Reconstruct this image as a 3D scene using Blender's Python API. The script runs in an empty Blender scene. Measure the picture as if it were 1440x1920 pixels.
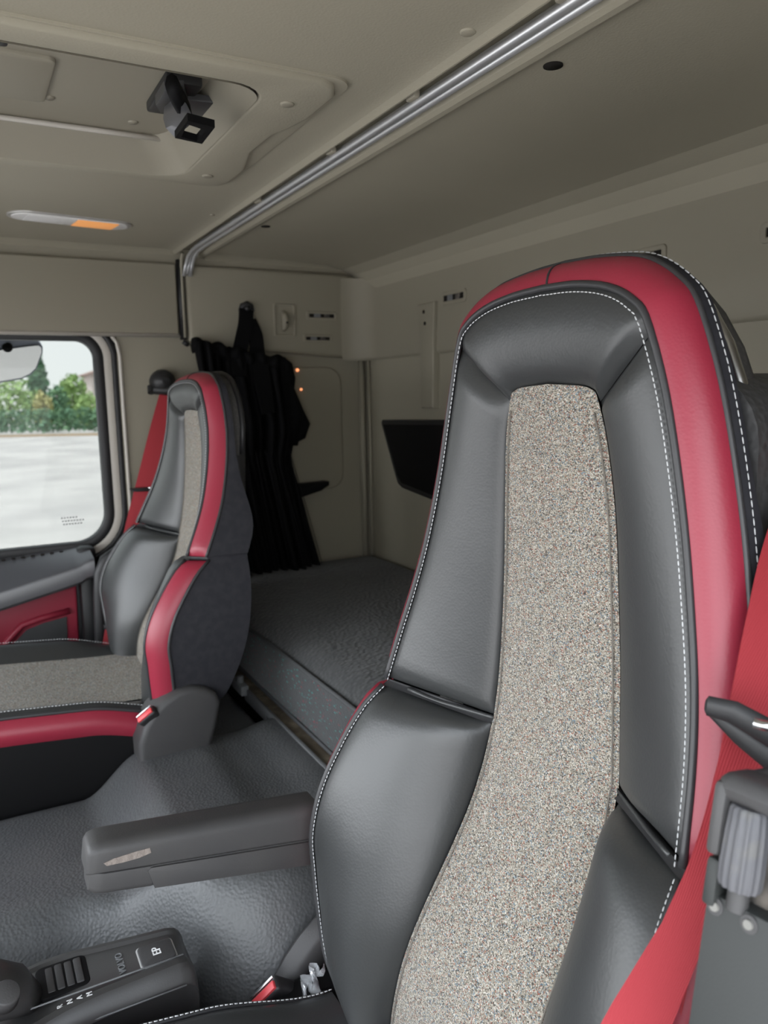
import bpy, bmesh, math, random
from mathutils import Vector, Matrix, noise
random.seed(7)
SC = bpy.context.scene
COL = SC.collection
H = 2.85            # the eye stands this far above the yard; everything is laid out from the eye, then lifted
V = Vector
def lerp(a, b, t): return a + (b - a) * t
def sst(a, b, x):
    t = min(1, max(0, (x - a) / (b - a))); return t * t * (3 - 2 * t)
def interp(x, xs, ys):
    if x <= xs[0]: return ys[0]
    for i in range(len(xs) - 1):
        if x <= xs[i + 1]: return lerp(ys[i], ys[i + 1], (x - xs[i]) / (xs[i + 1] - xs[i]))
    return ys[-1]
def spline(keys, n):
    """Catmull-Rom through keys [(t, vec)], n samples, uniform in t"""
    ts = [k[0] for k in keys]; ps = [V(k[1]) for k in keys]; out = []
    def tan(i):
        if i == 0: return (ps[1] - ps[0]) / (ts[1] - ts[0])
        if i == len(ts) - 1: return (ps[-1] - ps[-2]) / (ts[-1] - ts[-2])
        return (ps[i + 1] - ps[i - 1]) / (ts[i + 1] - ts[i - 1])
    for k in range(n):
        t = ts[0] + (ts[-1] - ts[0]) * k / (n - 1)
        i = 0
        while i < len(ts) - 2 and t > ts[i + 1]: i += 1
        d = ts[i + 1] - ts[i]; u = (t - ts[i]) / d
        a = 2*u**3 - 3*u**2 + 1; b = u**3 - 2*u**2 + u; c = -2*u**3 + 3*u**2; e = u**3 - u**2
        out.append(ps[i]*a + tan(i)*(b*d) + ps[i+1]*c + tan(i+1)*(e*d))
    return out

# ------------------------------------------------------------------ camera
YAW, PITCH, ROLL, FPX = math.radians(28.55), math.radians(8.69), math.radians(-1.15), 1448.0
_rt = V((math.sin(YAW), math.cos(YAW), 0))
FW = V((-math.cos(YAW)*math.cos(PITCH), math.sin(YAW)*math.cos(PITCH), -math.sin(PITCH)))
_up = _rt.cross(FW)
RT = _rt*math.cos(ROLL) + _up*math.sin(ROLL); UP = -_rt*math.sin(ROLL) + _up*math.cos(ROLL)
cam = bpy.data.cameras.new('camera'); camo = bpy.data.objects.new('camera', cam); COL.objects.link(camo)
m = Matrix((RT, UP, -FW)).transposed().to_4x4(); camo.matrix_world = Matrix.Translation((0, 0, H)) @ m
cam.sensor_fit = 'VERTICAL'; cam.sensor_height = 36; cam.sensor_width = 27; cam.lens = FPX/1920*36
cam.clip_start = .02; cam.clip_end = 400
cam.dof.use_dof = True; cam.dof.focus_distance = .85; cam.dof.aperture_fstop = 7.5
SC.camera = camo
def ray(px, py): return FW + RT*((px-720)/FPX) - UP*((py-960)/FPX)
def onX(px, py, x): r = ray(px, py); return r*(x/r.x)       # where a sight line meets a known plane of the cab
def onY(px, py, y): r = ray(px, py); return r*(y/r.y)
def onZ(px, py, z): r = ray(px, py); return r*(z/r.z)

# ------------------------------------------------------------------ materials
def ramp(nt, src, stops, interp_='LINEAR'):
    r = nt.nodes.new('ShaderNodeValToRGB'); r.color_ramp.interpolation = interp_
    el = r.color_ramp.elements
    while len(el) < len(stops): el.new(.5)
    for e, (p, c) in zip(el, stops): e.position = p; e.color = (c[0], c[1], c[2], 1) if hasattr(c, '__len__') else (c, c, c, 1)
    nt.links.new(src, r.inputs[0]); return r.outputs[0]
def mat(name, col, rough=.5, spec=.5, bump=None, var=None, metal=0, sheen=0, coat=0, trans=0, ior=1.45, emit=None, alpha=None):
    """bump: [(kind, scale, strength, distance, stretch)], var: (scale, other colour, lo, hi)"""
    m = bpy.data.materials.new(name); m.use_nodes = True; nt = m.node_tree; b = nt.nodes['Principled BSDF']
    b.inputs['Base Color'].default_value = (*col, 1); b.inputs['Roughness'].default_value = rough
    b.inputs['Specular IOR Level'].default_value = spec; b.inputs['Metallic'].default_value = metal
    b.inputs['Sheen Weight'].default_value = sheen; b.inputs['Coat Weight'].default_value = coat
    b.inputs['Transmission Weight'].default_value = trans; b.inputs['IOR'].default_value = ior
    if emit: b.inputs['Emission Color'].default_value = (*emit[0], 1); b.inputs['Emission Strength'].default_value = emit[1]
    tc = nt.nodes.new('ShaderNodeTexCoord').outputs['Object']
    if var:
        n = nt.nodes.new('ShaderNodeTexNoise'); n.inputs['Scale'].default_value = var[0]; n.inputs['Detail'].default_value = 5
        nt.links.new(tc, n.inputs['Vector'])
        nt.links.new(ramp(nt, n.outputs['Fac'], [(var[2], col), (var[3], var[1])]), b.inputs['Base Color'])
    prev = None
    for bp in bump or []:
        kind, scale, stren, dist = bp[:4]
        src = tc
        if len(bp) > 4:
            mp = nt.nodes.new('ShaderNodeMapping'); mp.inputs['Scale'].default_value = bp[4]; nt.links.new(tc, mp.inputs['Vector']); src = mp.outputs[0]
        if kind == 'voro':
            n = nt.nodes.new('ShaderNodeTexVoronoi'); n.inputs['Scale'].default_value = scale; n.feature = 'SMOOTH_F1'; n.inputs['Smoothness'].default_value = .6; o = n.outputs['Distance']
        elif kind == 'wave':
            n = nt.nodes.new('ShaderNodeTexWave'); n.inputs['Scale'].default_value = scale; n.inputs['Distortion'].default_value = 1.0; o = n.outputs['Fac']
        else:
            n = nt.nodes.new('ShaderNodeTexNoise'); n.inputs['Scale'].default_value = scale; n.inputs['Detail'].default_value = 3; o = n.outputs['Fac']
        nt.links.new(src, n.inputs['Vector'])
        bu = nt.nodes.new('ShaderNodeBump'); bu.inputs['Strength'].default_value = stren; bu.inputs['Distance'].default_value = dist
        nt.links.new(o, bu.inputs['Height'])
        if prev: nt.links.new(prev, bu.inputs['Normal'])
        prev = bu.outputs[0]
    if prev: nt.links.new(prev, b.inputs['Normal'])
    return m
def fabric(name, stops, scale, rough=.95, stretch=(1, 1, 1), extra=None, under=None):
    """woven cloth: every thread cell gets its own colour"""
    m = mat(name, stops[0][1], rough, .15, sheen=.15); nt = m.node_tree; b = nt.nodes['Principled BSDF']
    tc = nt.nodes.new('ShaderNodeTexCoord').outputs['Object']
    mp = nt.nodes.new('ShaderNodeMapping'); mp.inputs['Scale'].default_value = stretch; nt.links.new(tc, mp.inputs['Vector'])
    v = nt.nodes.new('ShaderNodeTexVoronoi'); v.inputs['Scale'].default_value = scale; nt.links.new(mp.outputs[0], v.inputs['Vector'])
    sp = nt.nodes.new('ShaderNodeSeparateColor'); nt.links.new(v.outputs['Color'], sp.inputs[0])
    nt.links.new(ramp(nt, sp.outputs[0], stops, 'CONSTANT'), b.inputs['Base Color'])
    bu = nt.nodes.new('ShaderNodeBump'); bu.inputs['Strength'].default_value = .6; bu.inputs['Distance'].default_value = .0012; bu.invert = True
    nt.links.new(v.outputs['Distance'], bu.inputs['Height']); nt.links.new(bu.outputs[0], b.inputs['Normal'])
    return m
GR = [('voro', 420, .25, .0006), ('noise', 60, .05, .001)]
LINER = mat('headliner_plastic', (.345, .317, .246), .6, .35, [('voro', 300, .22, .0007)], (3, (.33, .304, .236), .35, .65))
LINER2 = mat('moulded_beige_plastic', (.272, .249, .194), .55, .4, [('noise', 400, .12, .0005)])
FRAMEB = mat('pale_door_frame_paint', (.50, .47, .42), .4, .5)
LEATH = mat('black_leather', (.034, .0355, .036), .38, .75, [('voro', 330, .16, .0006), ('noise', 45, .10, .002)])
LEATHS = mat('black_side_cloth', (.022, .022, .027), .75, .3, [('noise', 900, .2, .0004)], (60, (.03, .03, .035), .4, .7))
RED = mat('red_leather', (.27, .021, .042), .38, .6, [('voro', 380, .14, .0006), ('noise', 40, .08, .002)])
PIPE = mat('black_piping', (.035, .035, .037), .4, .5)
THREAD = mat('pale_thread', (.55, .56, .57), .8, .2)
WOOL = fabric('speckled_seat_cloth', [(0, (.25, .225, .182)), (.32, (.385, .355, .30)), (.52, (.15, .135, .112)), (.68, (.06, .054, .048)), (.80, (.125, .18, .22)), (.88, (.24, .095, .065)), (.94, (.50, .47, .42))], 760, stretch=(1, 1, 1.35))
PLAST = mat('grey_grained_plastic', (.050, .049, .050), .5, .4, [('voro', 500, .2, .0005)], (12, (.060, .058, .057), .4, .75))
PLASTK = mat('black_plastic', (.018, .018, .019), .45, .5, [('voro', 500, .15, .0004)])
SHELL = mat('dusty_grey_shell', (.06, .058, .056), .7, .4, [('noise', 300, .2, .0006)], (200, (.09, .085, .08), .5, .7))
GRAIN = mat('coarse_black_grain', (.055, .055, .056), .5, .45, [('voro', 150, .7, .002)])
CHROME = mat('bright_metal', (.75, .75, .76), .25, .5, metal=1)
STEEL = mat('brushed_aluminium', (.66, .665, .67), .42, .5, metal=.75)
RUBBER = mat('grey_vinyl_mat', (.080, .083, .086), .45, .5, [('voro', 210, .55, .0016), ('noise', 9, .12, .006)], (7, (.105, .107, .108), .45, .8))
BELT = mat('red_webbing', (.30, .027, .035), .7, .3, [('wave', 260, .3, .0006, (1, 1, 1)), ('noise', 20, .05, .002)])
REDP = mat('red_plastic', (.62, .06, .07), .35, .5)
MATT = mat('quilted_mattress_cloth', (.062, .064, .066), .95, .15, [('voro', 105, .6, .005)], (30, (.075, .077, .078), .4, .7), sheen=.15)
MATF = fabric('flecked_mattress_border', [(0, (.066, .068, .070)), (.90, (.06, .17, .165)), (.94, (.17, .05, .06)), (.965, (.066, .068, .070))], 330, stretch=(.45, .45, 1.2))
CURT = mat('black_curtain_cloth', (.0045, .0045, .005), .85, .12, [('noise', 300, .2, .0006)])
BLACK = mat('soft_black', (.0045, .0045, .005), .65, .2)
SEAL = mat('black_rubber_seal', (.014, .014, .015), .45, .45)
WOODS = mat('worn_brown_ledge', (.13, .105, .075), .7, .3, [('noise', 40, .3, .002, (1, 6, 1))], (25, (.26, .22, .16), .45, .7))
GREYM = mat('painted_grey_steel', (.16, .165, .17), .45, .5)
DOORP = mat('grey_door_plastic', (.075, .076, .082), .28, .8, [('voro', 500, .12, .0004)])
SPKR = mat('speaker_cloth', (.055, .057, .058), .9, .2, [('noise', 500, .5, .001)])
DOORR = mat('dark_red_door_vinyl', (.26, .02, .04), .45, .45)
WHITEP = mat('white_print', (.75, .75, .75), .6, .3)
WEAR = mat('worn_foam', (.22, .19, .17), .9, .2, [('noise', 140, .9, .003)])
DUST = mat('dusty_plastic', (.16, .14, .12), .8, .2, [('noise', 200, .2, .001)], (60, (.07, .065, .06), .4, .6))
CLEARL = mat('frosted_lens', (.80, .79, .77), .25, .5, [('wave', 120, .5, .001)])
AMBER = mat('amber_lens', (.80, .34, .10), .35, .5, [('voro', 160, .5, .001)], emit=((1, .42, .14), .10))
GLOW = mat('amber_glow', (.9, .3, .1), .5, .5, emit=((1, .35, .15), .35))
HOLE = mat('dark_recess', (.02, .018, .016), .9, .1)
FILM = mat('clear_film', (.8, .82, .85), .12, .5, [('noise', 60, .8, .006)], trans=.75)
GROUND = mat('pale_concrete', (.50, .475, .45), .9, .2, var=(.25, (.40, .38, .365), .42, .62))
def glass_mat():
    m = bpy.data.materials.new('window_glass'); m.use_nodes = True; nt = m.node_tree; nt.nodes.clear()
    o = nt.nodes.new('ShaderNodeOutputMaterial'); mx = nt.nodes.new('ShaderNodeMixShader'); t = nt.nodes.new('ShaderNodeBsdfTransparent')
    g = nt.nodes.new('ShaderNodeBsdfGlossy'); g.inputs['Roughness'].default_value = .02; t.inputs[0].default_value = (.48, .49, .48, 1)
    fr = nt.nodes.new('ShaderNodeFresnel'); fr.inputs[0].default_value = 1.25
    nt.links.new(fr.outputs[0], mx.inputs[0]); nt.links.new(t.outputs[0], mx.inputs[1]); nt.links.new(g.outputs[0], mx.inputs[2]); nt.links.new(mx.outputs[0], o.inputs[0]); return m
GLASS = glass_mat()
MIRROR = mat('mirror_glass', (.8, .8, .8), .03, .5, metal=1)

# ------------------------------------------------------------------ object helpers
OFF = {}
TOPS = []
def tag(o, label=None, cat=None, group=None, kind=None):
    if label: o['label'] = label
    if cat: o['category'] = cat
    if group: o['group'] = group
    if kind: o['kind'] = kind
    return o
def thing(name, label, cat, loc, group=None):
    o = bpy.data.objects.new(name, None); COL.objects.link(o); o.empty_display_size = .05
    o.location = V(loc); OFF[o] = V(loc); TOPS.append(o); return tag(o, label, cat, group)
def obj(name, vs, fs, m, parent=None, smooth=True, label=None, fix=True):
    vs = [V(v) for v in vs]
    if parent is not None: off = OFF[parent]
    else:
        lo = [min(v[i] for v in vs) for i in range(3)]; hi = [max(v[i] for v in vs) for i in range(3)]
        off = V(((lo[0]+hi[0])/2, (lo[1]+hi[1])/2, lo[2]))
    me = bpy.data.meshes.new(name); me.from_pydata([v - off for v in vs], [], fs)
    if fix:
        bm = bmesh.new(); bm.from_mesh(me); bmesh.ops.recalc_face_normals(bm, faces=bm.faces); bm.to_mesh(me); bm.free()
    o = bpy.data.objects.new(name, me); COL.objects.link(o); me.materials.append(m)
    if smooth is True: me.polygons.foreach_set('use_smooth', [True]*len(me.polygons))
    elif smooth:
        me.polygons.foreach_set('use_smooth', [True]*len(me.polygons)); me.set_sharp_from_angle(angle=math.radians(smooth))
    OFF[o] = off
    if parent is not None: o.parent = parent
    else: o.location = off; TOPS.append(o)
    if label: o['label'] = label
    return o
class MB:
    def __init__(s): s.v = []; s.f = []
    def add(s, vs, fs):
        n = len(s.v); s.v += [V(v) for v in vs]; s.f += [[i+n for i in f] for f in fs]; return s
    def grid(s, P, closed=False, capends=False):
        r, c = len(P), len(P[0]); vs = [p for row in P for p in row]; fs = []
        for i in range(r-1):
            for j in range(c if closed else c-1):
                k = (j+1) % c; fs.append([i*c+j, i*c+k, (i+1)*c+k, (i+1)*c+j])
        if capends: fs.append(list(range(c))[::-1]); fs.append([(r-1)*c+j for j in range(c)])
        return s.add(vs, fs)
    def tube(s, path, r, n=10, caps=True, flat=1.0, upv=None):
        path = [V(p) for p in path]; rows = []; prev = None
        for i, p in enumerate(path):
            t = (path[min(i+1, len(path)-1)] - path[max(i-1, 0)]).normalized()
            if prev is None:
                a = V(upv) if upv else (V((0, 0, 1)) if abs(t.z) < .9 else V((1, 0, 0)))
            else: a = prev
            nrm = (a - t*a.dot(t)).normalized(); prev = nrm; b = t.cross(nrm)
            rr = r[i] if hasattr(r, '__len__') else r
            rows.append([p + nrm*(rr*math.cos(2*math.pi*k/n)) + b*(rr*flat*math.sin(2*math.pi*k/n)) for k in range(n)])
        return s.grid(rows, True, caps)
    def box(s, lo, hi, bev=0, seg=2, R=None, C=None):
        bm = bmesh.new(); bmesh.ops.create_cube(bm, size=1)
        lo, hi = V(lo), V(hi)
        for v in bm.verts: v.co = V([lerp(lo[i], hi[i], v.co[i]+.5) for i in range(3)])
        if bev: bmesh.ops.bevel(bm, geom=bm.edges[:], offset=bev, segments=seg, affect='EDGES', profile=.5)
        return s.frombm(bm, R, C)
    def frombm(s, bm, R=None, C=None):
        bm.verts.index_update(); vs = [v.co.copy() for v in bm.verts]
        if R is not None: vs = [R @ v for v in vs]
        if C is not None: vs = [v + V(C) for v in vs]
        fs = [[v.index for v in f.verts] for f in bm.faces]; bm.free(); return s.add(vs, fs)
    def prism(s, outline, fn, d0, d1, bev=0, seg=2, hole=None):
        """outline of (a,b) pairs; fn(a,b,d) -> point; from depth d0 to d1"""
        bm = bmesh.new()
        vs = [bm.verts.new(fn(a, b, d0)) for a, b in outline]; es = [bm.edges.new((vs[i], vs[(i+1) % len(vs)])) for i in range(len(vs))]
        if hole:
            for h in (hole if isinstance(hole[0], list) else [hole]):
                hv = [bm.verts.new(fn(a, b, d0)) for a, b in h]; es += [bm.edges.new((hv[i], hv[(i+1) % len(hv)])) for i in range(len(hv))]
            bmesh.ops.triangle_fill(bm, use_beauty=True, edges=es)
        else: bm.faces.new(vs)
        dv = V(fn(0, 0, d1)) - V(fn(0, 0, d0))
        r = bmesh.ops.extrude_face_region(bm, geom=bm.faces[:])
        top = [v for v in r['geom'] if isinstance(v, bmesh.types.BMVert)]
        bmesh.ops.translate(bm, verts=top, vec=dv)
        if bev:
            ts = set(top); ee = [e for e in bm.edges if e.verts[0] in ts and e.verts[1] in ts and len(e.link_faces) == 2 and e.calc_face_angle(0) > .6]
            bmesh.ops.bevel(bm, geom=ee, offset=bev, segments=seg, affect='EDGES', profile=.5, clamp_overlap=True)
        return s.frombm(bm)
    def cyl(s, p0, p1, r0, r1=None, n=24, bev=0):
        r1 = r0 if r1 is None else r1; p0, p1 = V(p0), V(p1); d = (p1-p0)
        if bev:
            u = d.normalized()
            return s.tube([p0, p0+u*1e-5, p1-u*bev, p1-u*bev*.3, p1], [r0*.98, r0, r1, r1-bev*.4, r1-bev], n)
        return s.tube([p0, p1], [r0, r1], n)
    def build(s, name, m, parent=None, smooth=True, label=None): return obj(name, s.v, s.f, m, parent, smooth, label)
def struct(o): o['kind'] = 'structure'; return o
def rrect(a0, b0, a1, b1, r, n=6):
    rs = r if hasattr(r, '__len__') else [r]*4; out = []
    for (cx, cy, q), rr in zip(((a1, b1, 0), (a0, b1, 1), (a0, b0, 2), (a1, b0, 3)), rs):
        sx = (-1, 1, 1, -1)[q]; sy = (-1, -1, 1, 1)[q]
        for k in range(n+1):
            t = math.pi/2*(q + k/n); out.append((cx + sx*rr + rr*math.cos(t), cy + sy*rr + rr*math.sin(t)))
    return out
fX = lambda a, b, d: (d, a, b)       # outline in (y,z), depth along x
fY = lambda a, b, d: (a, d, b)
fZ = lambda a, b, d: (a, b, d)

# ================================================================== the cab shell
XW, YB = -2.27, 1.166        # passenger side wall, back wall
XD = -.09                    # driver side
# --- floor
b = MB().box((XW-.03, -.95, -1.19), (XD+.03, YB+.02, -1.15))
struct(b.build('floor', BLACK, smooth=False))
# --- ceiling: a profile along y swept across the cab, open under the roof hatch
HX0, HX1, HY1, HY0 = -1.528, -.984, .488, -.16
prof = [(-.85, .425), (-.4, .415), (HY0, .411), (HY1, .411)]
prof2 = [(HY1, .411), (.52, .411), (.54, .4108), (.553, .4098), (.561, .4085), (.567, .4065), (.572, .4035), (.576, .4005), (.5785, .4003), (.581, .402), (.583, .408), (.584, .418), (.632, .418), (.633, .406), (.636, .3985), (.643, .395), (.652, .3945), (.660, .397), (.666, .402), (.672, .405), (.70, .405), (.8, .403), (.95, .400), (1.05, .396), (1.10, .388), (1.135, .372), (1.155, .350), (YB+.004, .32)]
b = MB()
xs_ = [XW-.02, HX0, HX1, XD+.02]
def slab(pr, x0, x1): b.grid([[(x0, y, z) for y, z in pr], [(x1, y, z) for y, z in pr]])
slab(prof[:3], xs_[0], xs_[3]); slab(prof[2:], xs_[0], HX0); slab(prof[2:], HX1, xs_[3]); slab(prof2, xs_[0], xs_[3])
# soft cove along the passenger side
b.grid([[(XW+.045-.065*math.sin(k*math.pi/16), y, .413-.05+.05*math.cos(k*math.pi/16)) for k in range(9)] for y in (-.85, .575)])
b.grid([[(XW+.045-.065*math.sin(k*math.pi/16), y, .404-.05+.05*math.cos(k*math.pi/16)) for k in range(9)] for y in (.66, 1.12)])
cl = b.build('ceiling', LINER, smooth=12); struct(cl)
roof = MB().box((XW-.06, -.95, .50), (XD+.06, YB+.05, .53)); struct(roof.build('trim_1', LINER2, smooth=False))
# --- passenger side wall: lower skin with the door opening, upper panels, cap over the window
b = MB()
b.prism([(-.9, -1.2), (YB+.05, -1.2), (YB+.05, .52), (-.9, .52)], fX, XW, XW-.04, hole=[(-.82, -1.16), (.402, -1.16), (.402, .18), (-.82, .18)])
b.prism(rrect(-.9, .172, .572, .372, [.004, .01, .01, .018]), fX, XW-.01, XW+.022, bev=.012, seg=3)
zb = [(.60, .150), (1.10, .113)]
b.prism([(.600, .165), (.607, .153), (.622, .149), (1.112, .1125), (1.112, .372), (.600, .372)], fX, XW-.01, XW+.026, bev=.012, seg=3)
# raised sleeper door panel and its rim
b.prism(rrect(.66, -.30, 1.086, .088, .05), fX, XW-.002, XW+.010, bev=.008, seg=3)
wl = b.build('wall_left', LINER2, smooth=35); struct(wl)
# pale lip round the door side of the pillar
b = MB(); b.tube([(XW+.006, .408, -1.0), (XW+.006, .408, .12), (XW+.006, .402, .155), (XW+.006, .39, .172)], .005, 8); b.tube([(XW+.02, y, .176) for y in (-.9, .572)], .006, 8)
struct(b.build('trim_2', FRAMEB))
# --- back wall: rounded corner above, flat below
b = MB()
def backrow(r, y, x0):
    p = [(x0 + r - r*math.cos(k*math.pi/16), y - r + r*math.sin(k*math.pi/16)) for k in range(9)] + [(-1.6, y), (-1.2, y), (-.8, y), (XD+.02, y)]
    return p
up_ = [backrow(.085, YB+dy, XW+.026-dy*.0) for dy in (.012, .004, 0, 0, 0, .004)]
zz = [.106, .110, .116, .2, .30, .36]
b.grid([[(x, y, z) for x, y in row] for row, z in zip(up_, zz)])
lo_ = backrow(.010, YB+.010, XW-.002)
b.grid([[(x, y, z) for x, y in lo_] for z in (-1.2, -.5, .112)])
b.box((XW-.06, YB+.03, -1.2), (XD+.06, YB+.07, .53))
wb = b.build('wall_back', LINER2, smooth=45); struct(wb)
b = MB(); b.tube([(XW+.012, YB-.010, z) for z in (-.56, -.2, .108)], .010, 10); b.tube([(XW+.036, YB+.004, z) for z in (-.56, -.2, .108)], .006, 8)
struct(b.build('trim_3', LINER2))
# --- driver side, behind the open door
b = MB().box((XD, .43, -1.2), (XD+.04, YB+.03, .45)); b.box((XD, -.95, .172), (XD+.04, .44, .45)); b.box((XD, -.95, -1.2), (XD+.04, -.80, .18)); struct(b.build('wall_right', LINER2, smooth=False))
b = MB().box((XW-.03, -.99, -1.2), (XD+.03, -.93, -.62)); b.box((XW-.03, -.95, -.70), (XD+.03, -.62, -.64)); b.box((XW-.03, -.92, .15), (XD+.03, -.62, .46)); struct(b.build('wall_front', DOORP, smooth=False))

# --- door: frame, seals, lower panel
GY0, GY1, GZ0, GZ1 = -.62, .345, -.398, .163
def wring(o): return rrect(GY0-o, GZ0-o, GY1+o, GZ1+o, [.05+o, .05+o, .06+o, .085+o], 10)
dr = thing('door_1', None, None, (XW, -.1, -1.1)); dr['kind'] = 'structure'
MB().prism(wring(.043), fX, XW-.030, XW-.004, bev=.005, hole=wring(.018)).build('door_frame', FRAMEB, dr, 40)
MB().prism(wring(.022), fX, XW-.034, XW-.001, bev=.006, hole=wring(-.004)).build('glass_seal', SEAL, dr, 40)
MB().prism(wring(.056), fX, XW-.030, XW+.002, bev=.004, hole=wring(.042)).build('door_seal', SEAL, dr, 40)
MB().prism([(-.86, -1.18), (.412, -1.18), (.412, .19), (-.86, .19)], fX, XW-.040, XW-.028, hole=wring(.03)).build('outer_skin', SEAL, dr, False)
# lower door: ledge, dark band, recessed red insert with speaker cloth
def P2(px, py, x): p = onX(px, py, x); return (p.y, p.z)
XP = XW+.120
b = MB()
led = [(.285, -.397), (.285, -1.12), (-.75, -1.12), (-.75, -.43)]
b.prism([(.262, -1.12), (.262, -.435), (.255, -.420), (.19, -.418), (-.75, -.475), (-.75, -1.12)], fX, XW-.03, XW+.012, bev=.006)
b.build('door_panel', DOORP, dr, 40)
b = MB()    # band that overhangs: sloped ledge on top, dark face below
sec = lambda y, dz: [(XW-.002, y, -.404+dz*.3), (XW+.020, y, -.408+dz*.35), (XP-.012, y, -.432+dz), (XP-.003, y, -.436+dz), (XP, y, -.444+dz), (XP-.002, y, -.478+dz), (XP-.010, y, -.486+dz), (XW, y, -.486+dz)]
b.grid([sec(y, interp(y, [-.75, .05, .20, .25, .262, .285], [-.16, -.045, -.012, .0, .008, .014])) for y in (-.75, -.4, -.1, .05, .15, .2, .235, .25, .262, .285)], True, True)
b.build('sill_band', DOORP, dr, 40)
b = MB()
for k in range(14):
    y = .215 - k*.024; b.box((XW+.014, y-.005, -.4095+interp(y, [-.1, .25], [-.016, -.002])), (XW+.021, y+.005, -.4050+interp(y, [-.1, .25], [-.016, -.002])), .0015)
b.build('defroster_slots', HOLE, dr, 30)
XI = XW+.030
b = MB(); b.prism([(.246, -.506), (.236, -.86), (-.30, -.86), (-.05, -.545)], fX, XW, XI, bev=.008, seg=3); b.build('red_insert', DOORR, dr, 40, 'dark red vinyl insert')
b = MB(); b.prism([(.214, -.59), (.203, -.84), (-.03, -.84), (.055, -.70), (.075, -.645), (.11, -.612), (.15, -.60)], fX, XI-.004, XI+.004, bev=.003); b.build('speaker_cloth', SPKR, dr, 40, 'dark grey speaker cloth')
b = MB(); b.tube([(XI+.002, .222, -.575), (XI+.002, .15, -.585), (XI+.002, .10, -.597), (XI+.002, .062, -.635), (XI+.002, .04, -.70), (XI+.002, -.05, -.84)], .009, 10); b.build('insert_rim', DOORR, dr)
b = MB(); b.box((XW-.03, .252, -1.12), (XW+.05, .30, -.40), .012); b.build('door_edge', SEAL, dr, 40)
# window pane
gl = MB().prism(wring(.006), fX, XW-.022, XW-.018).build('window_1', GLASS, None, False); struct(gl)
b = MB()
for r_, (z, n) in enumerate(((-.323, 6), (-.332, 8), (-.341, 7))):
    for k in range(n):
        y = .225 + k*.0075 + .002*r_; b.box((XW-.0178, y, z-.0018), (XW-.0174, y+.0045, z+.0018))
b.build('etched_mark', GREYM, gl, False)

# grab handle between door and seat
b = MB(); p = [(-2.14, .40, -.405), (-2.14, .375, -.402), (-2.14, .340, -.408), (-2.14, .312, -.425), (-2.14, .296, -.46), (-2.14, .290, -.52), (-2.14, .286, -.62), (-2.14, .282, -.74), (-2.14, .28, -.90)]
hd = thing('grab_handle', 'black curved grab handle upright beside the passenger door', 'handle', (-2.16, .30, -.95))
b.tube(p, .017, 12, flat=.8); b.build('rail', PLASTK, hd)
MB().box((-2.26, .31, -.98), (-2.19, .37, -.42), .02, 3).build('bracket', BLACK, hd)

# ================================================================== ceiling fittings
# roof hatch
hz = .411
ht = thing('roof_hatch', 'beige moulded roof hatch with a recessed panel in the front ceiling', 'roof hatch', ((HX0+HX1)/2, .15, hz))
def hout(o): # outline with the stepped rear edge
    return [(HX1+o, HY0-o), (HX1+o, .448+o), (-.995+o, .470+o), (-1.02, .486+o), (-1.11, .487+o), (-1.16, .478+o), (-1.20, .466+o), (-1.30, .464+o), (-1.35, .475+o), (-1.40, .487+o), (-1.49, .487+o), (-1.515-o, .476+o), (HX0-o, .455+o), (HX0-o, HY0-o)]
hin = rrect(-1.492, -.09, -1.030, .398, [.05, .05, .03, .03], 6)
hin = [(x, y) for x, y in hin]
MB().prism(rrect(HX0-.010, HY0-.01, HX1+.010, HY1+.012, [.03, .03, .01, .01]), fZ, hz+.010, hz-.0035, bev=.003, seg=3, hole=rrect(-1.50, -.10, -1.022, .406, .04)).build('hatch_flange', LINER, ht, 40)
b = MB(); b.prism(hout(.006), fZ, hz+.012, hz-.010, bev=.007, seg=3, hole=hin); 
b.build('hatch_frame', LINER, ht, 40)
b = MB()   # sloped walls of the recess up to the panel
rows = []
for dz, s in ((-.010, 0), (-.004, .003), (.010, .012), (.035, .028), (.048, .034)):
    rows.append([(x + (s if x < -1.26 else -s)*1.0, y + (s if y < .15 else -s), hz+dz) for x, y in hin])
b.grid(rows, True); b.build('recess_wall', LINER2, ht, 45)
b = MB(); b.box((-1.50, -.12, hz+.046), (-1.02, .41, hz+.060)); b.prism(rrect(-1.36, -.04, -1.19, .16, .012), fZ, hz+.047, hz+.040, bev=.004); b.prism(rrect(-1.16, .05, -1.145, .11, .004), fZ, hz+.047, hz+.042)
b.build('hatch_panel', LINER2, ht, 40)
b = MB(); b.tube([(-1.449, y, hz+.040) for y in (-.06, .1, .25, .355)], .0045, 8, flat=.6); b.build('gasket_strip', FRAMEB, ht)
b = MB(); b.tube([(-1.075-.0*k, y, hz+.043) for k, y in enumerate((.30, .345, .36))], .006, 8); b.build('gasket_end', SEAL, ht)
for x, y in ((-1.066, .440), (-1.458, .440)):
    b = MB(); b.cyl((x, y, hz-.008), (x, y, hz-.0125), .0105, .0095, 20, .001); b.build('screw_cap', LINER2, ht)
for x, y in ((-1.40, .30), (-1.345, .165)):
    b = MB(); b.cyl((x, y, hz+.047), (x, y, hz+.044), .009, .008, 16); b.build('screw_cap', LINER2, ht)
p = onZ(2, 75, hz+.03); b = MB(); b.box((p.x-.012, p.y-.02, hz+.026), (p.x+.012, p.y+.008, hz+.048), .004); b.build('stay_knob', PLASTK, ht, 40)
# latch
lt = obj('latch', *(lambda q: (q.v, q.f))(MB().box((-1.30, .300, hz+.030), (-1.165, .352, hz+.047), .004)), PLASTK, ht, 40, 'black toggle latch')
Z0 = hz+.03
b = MB()
A_ = onZ(300, 185, .437); B_ = onZ(330, 165, .437)
def hp(px, py, z): return onZ(px, py, z)
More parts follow.
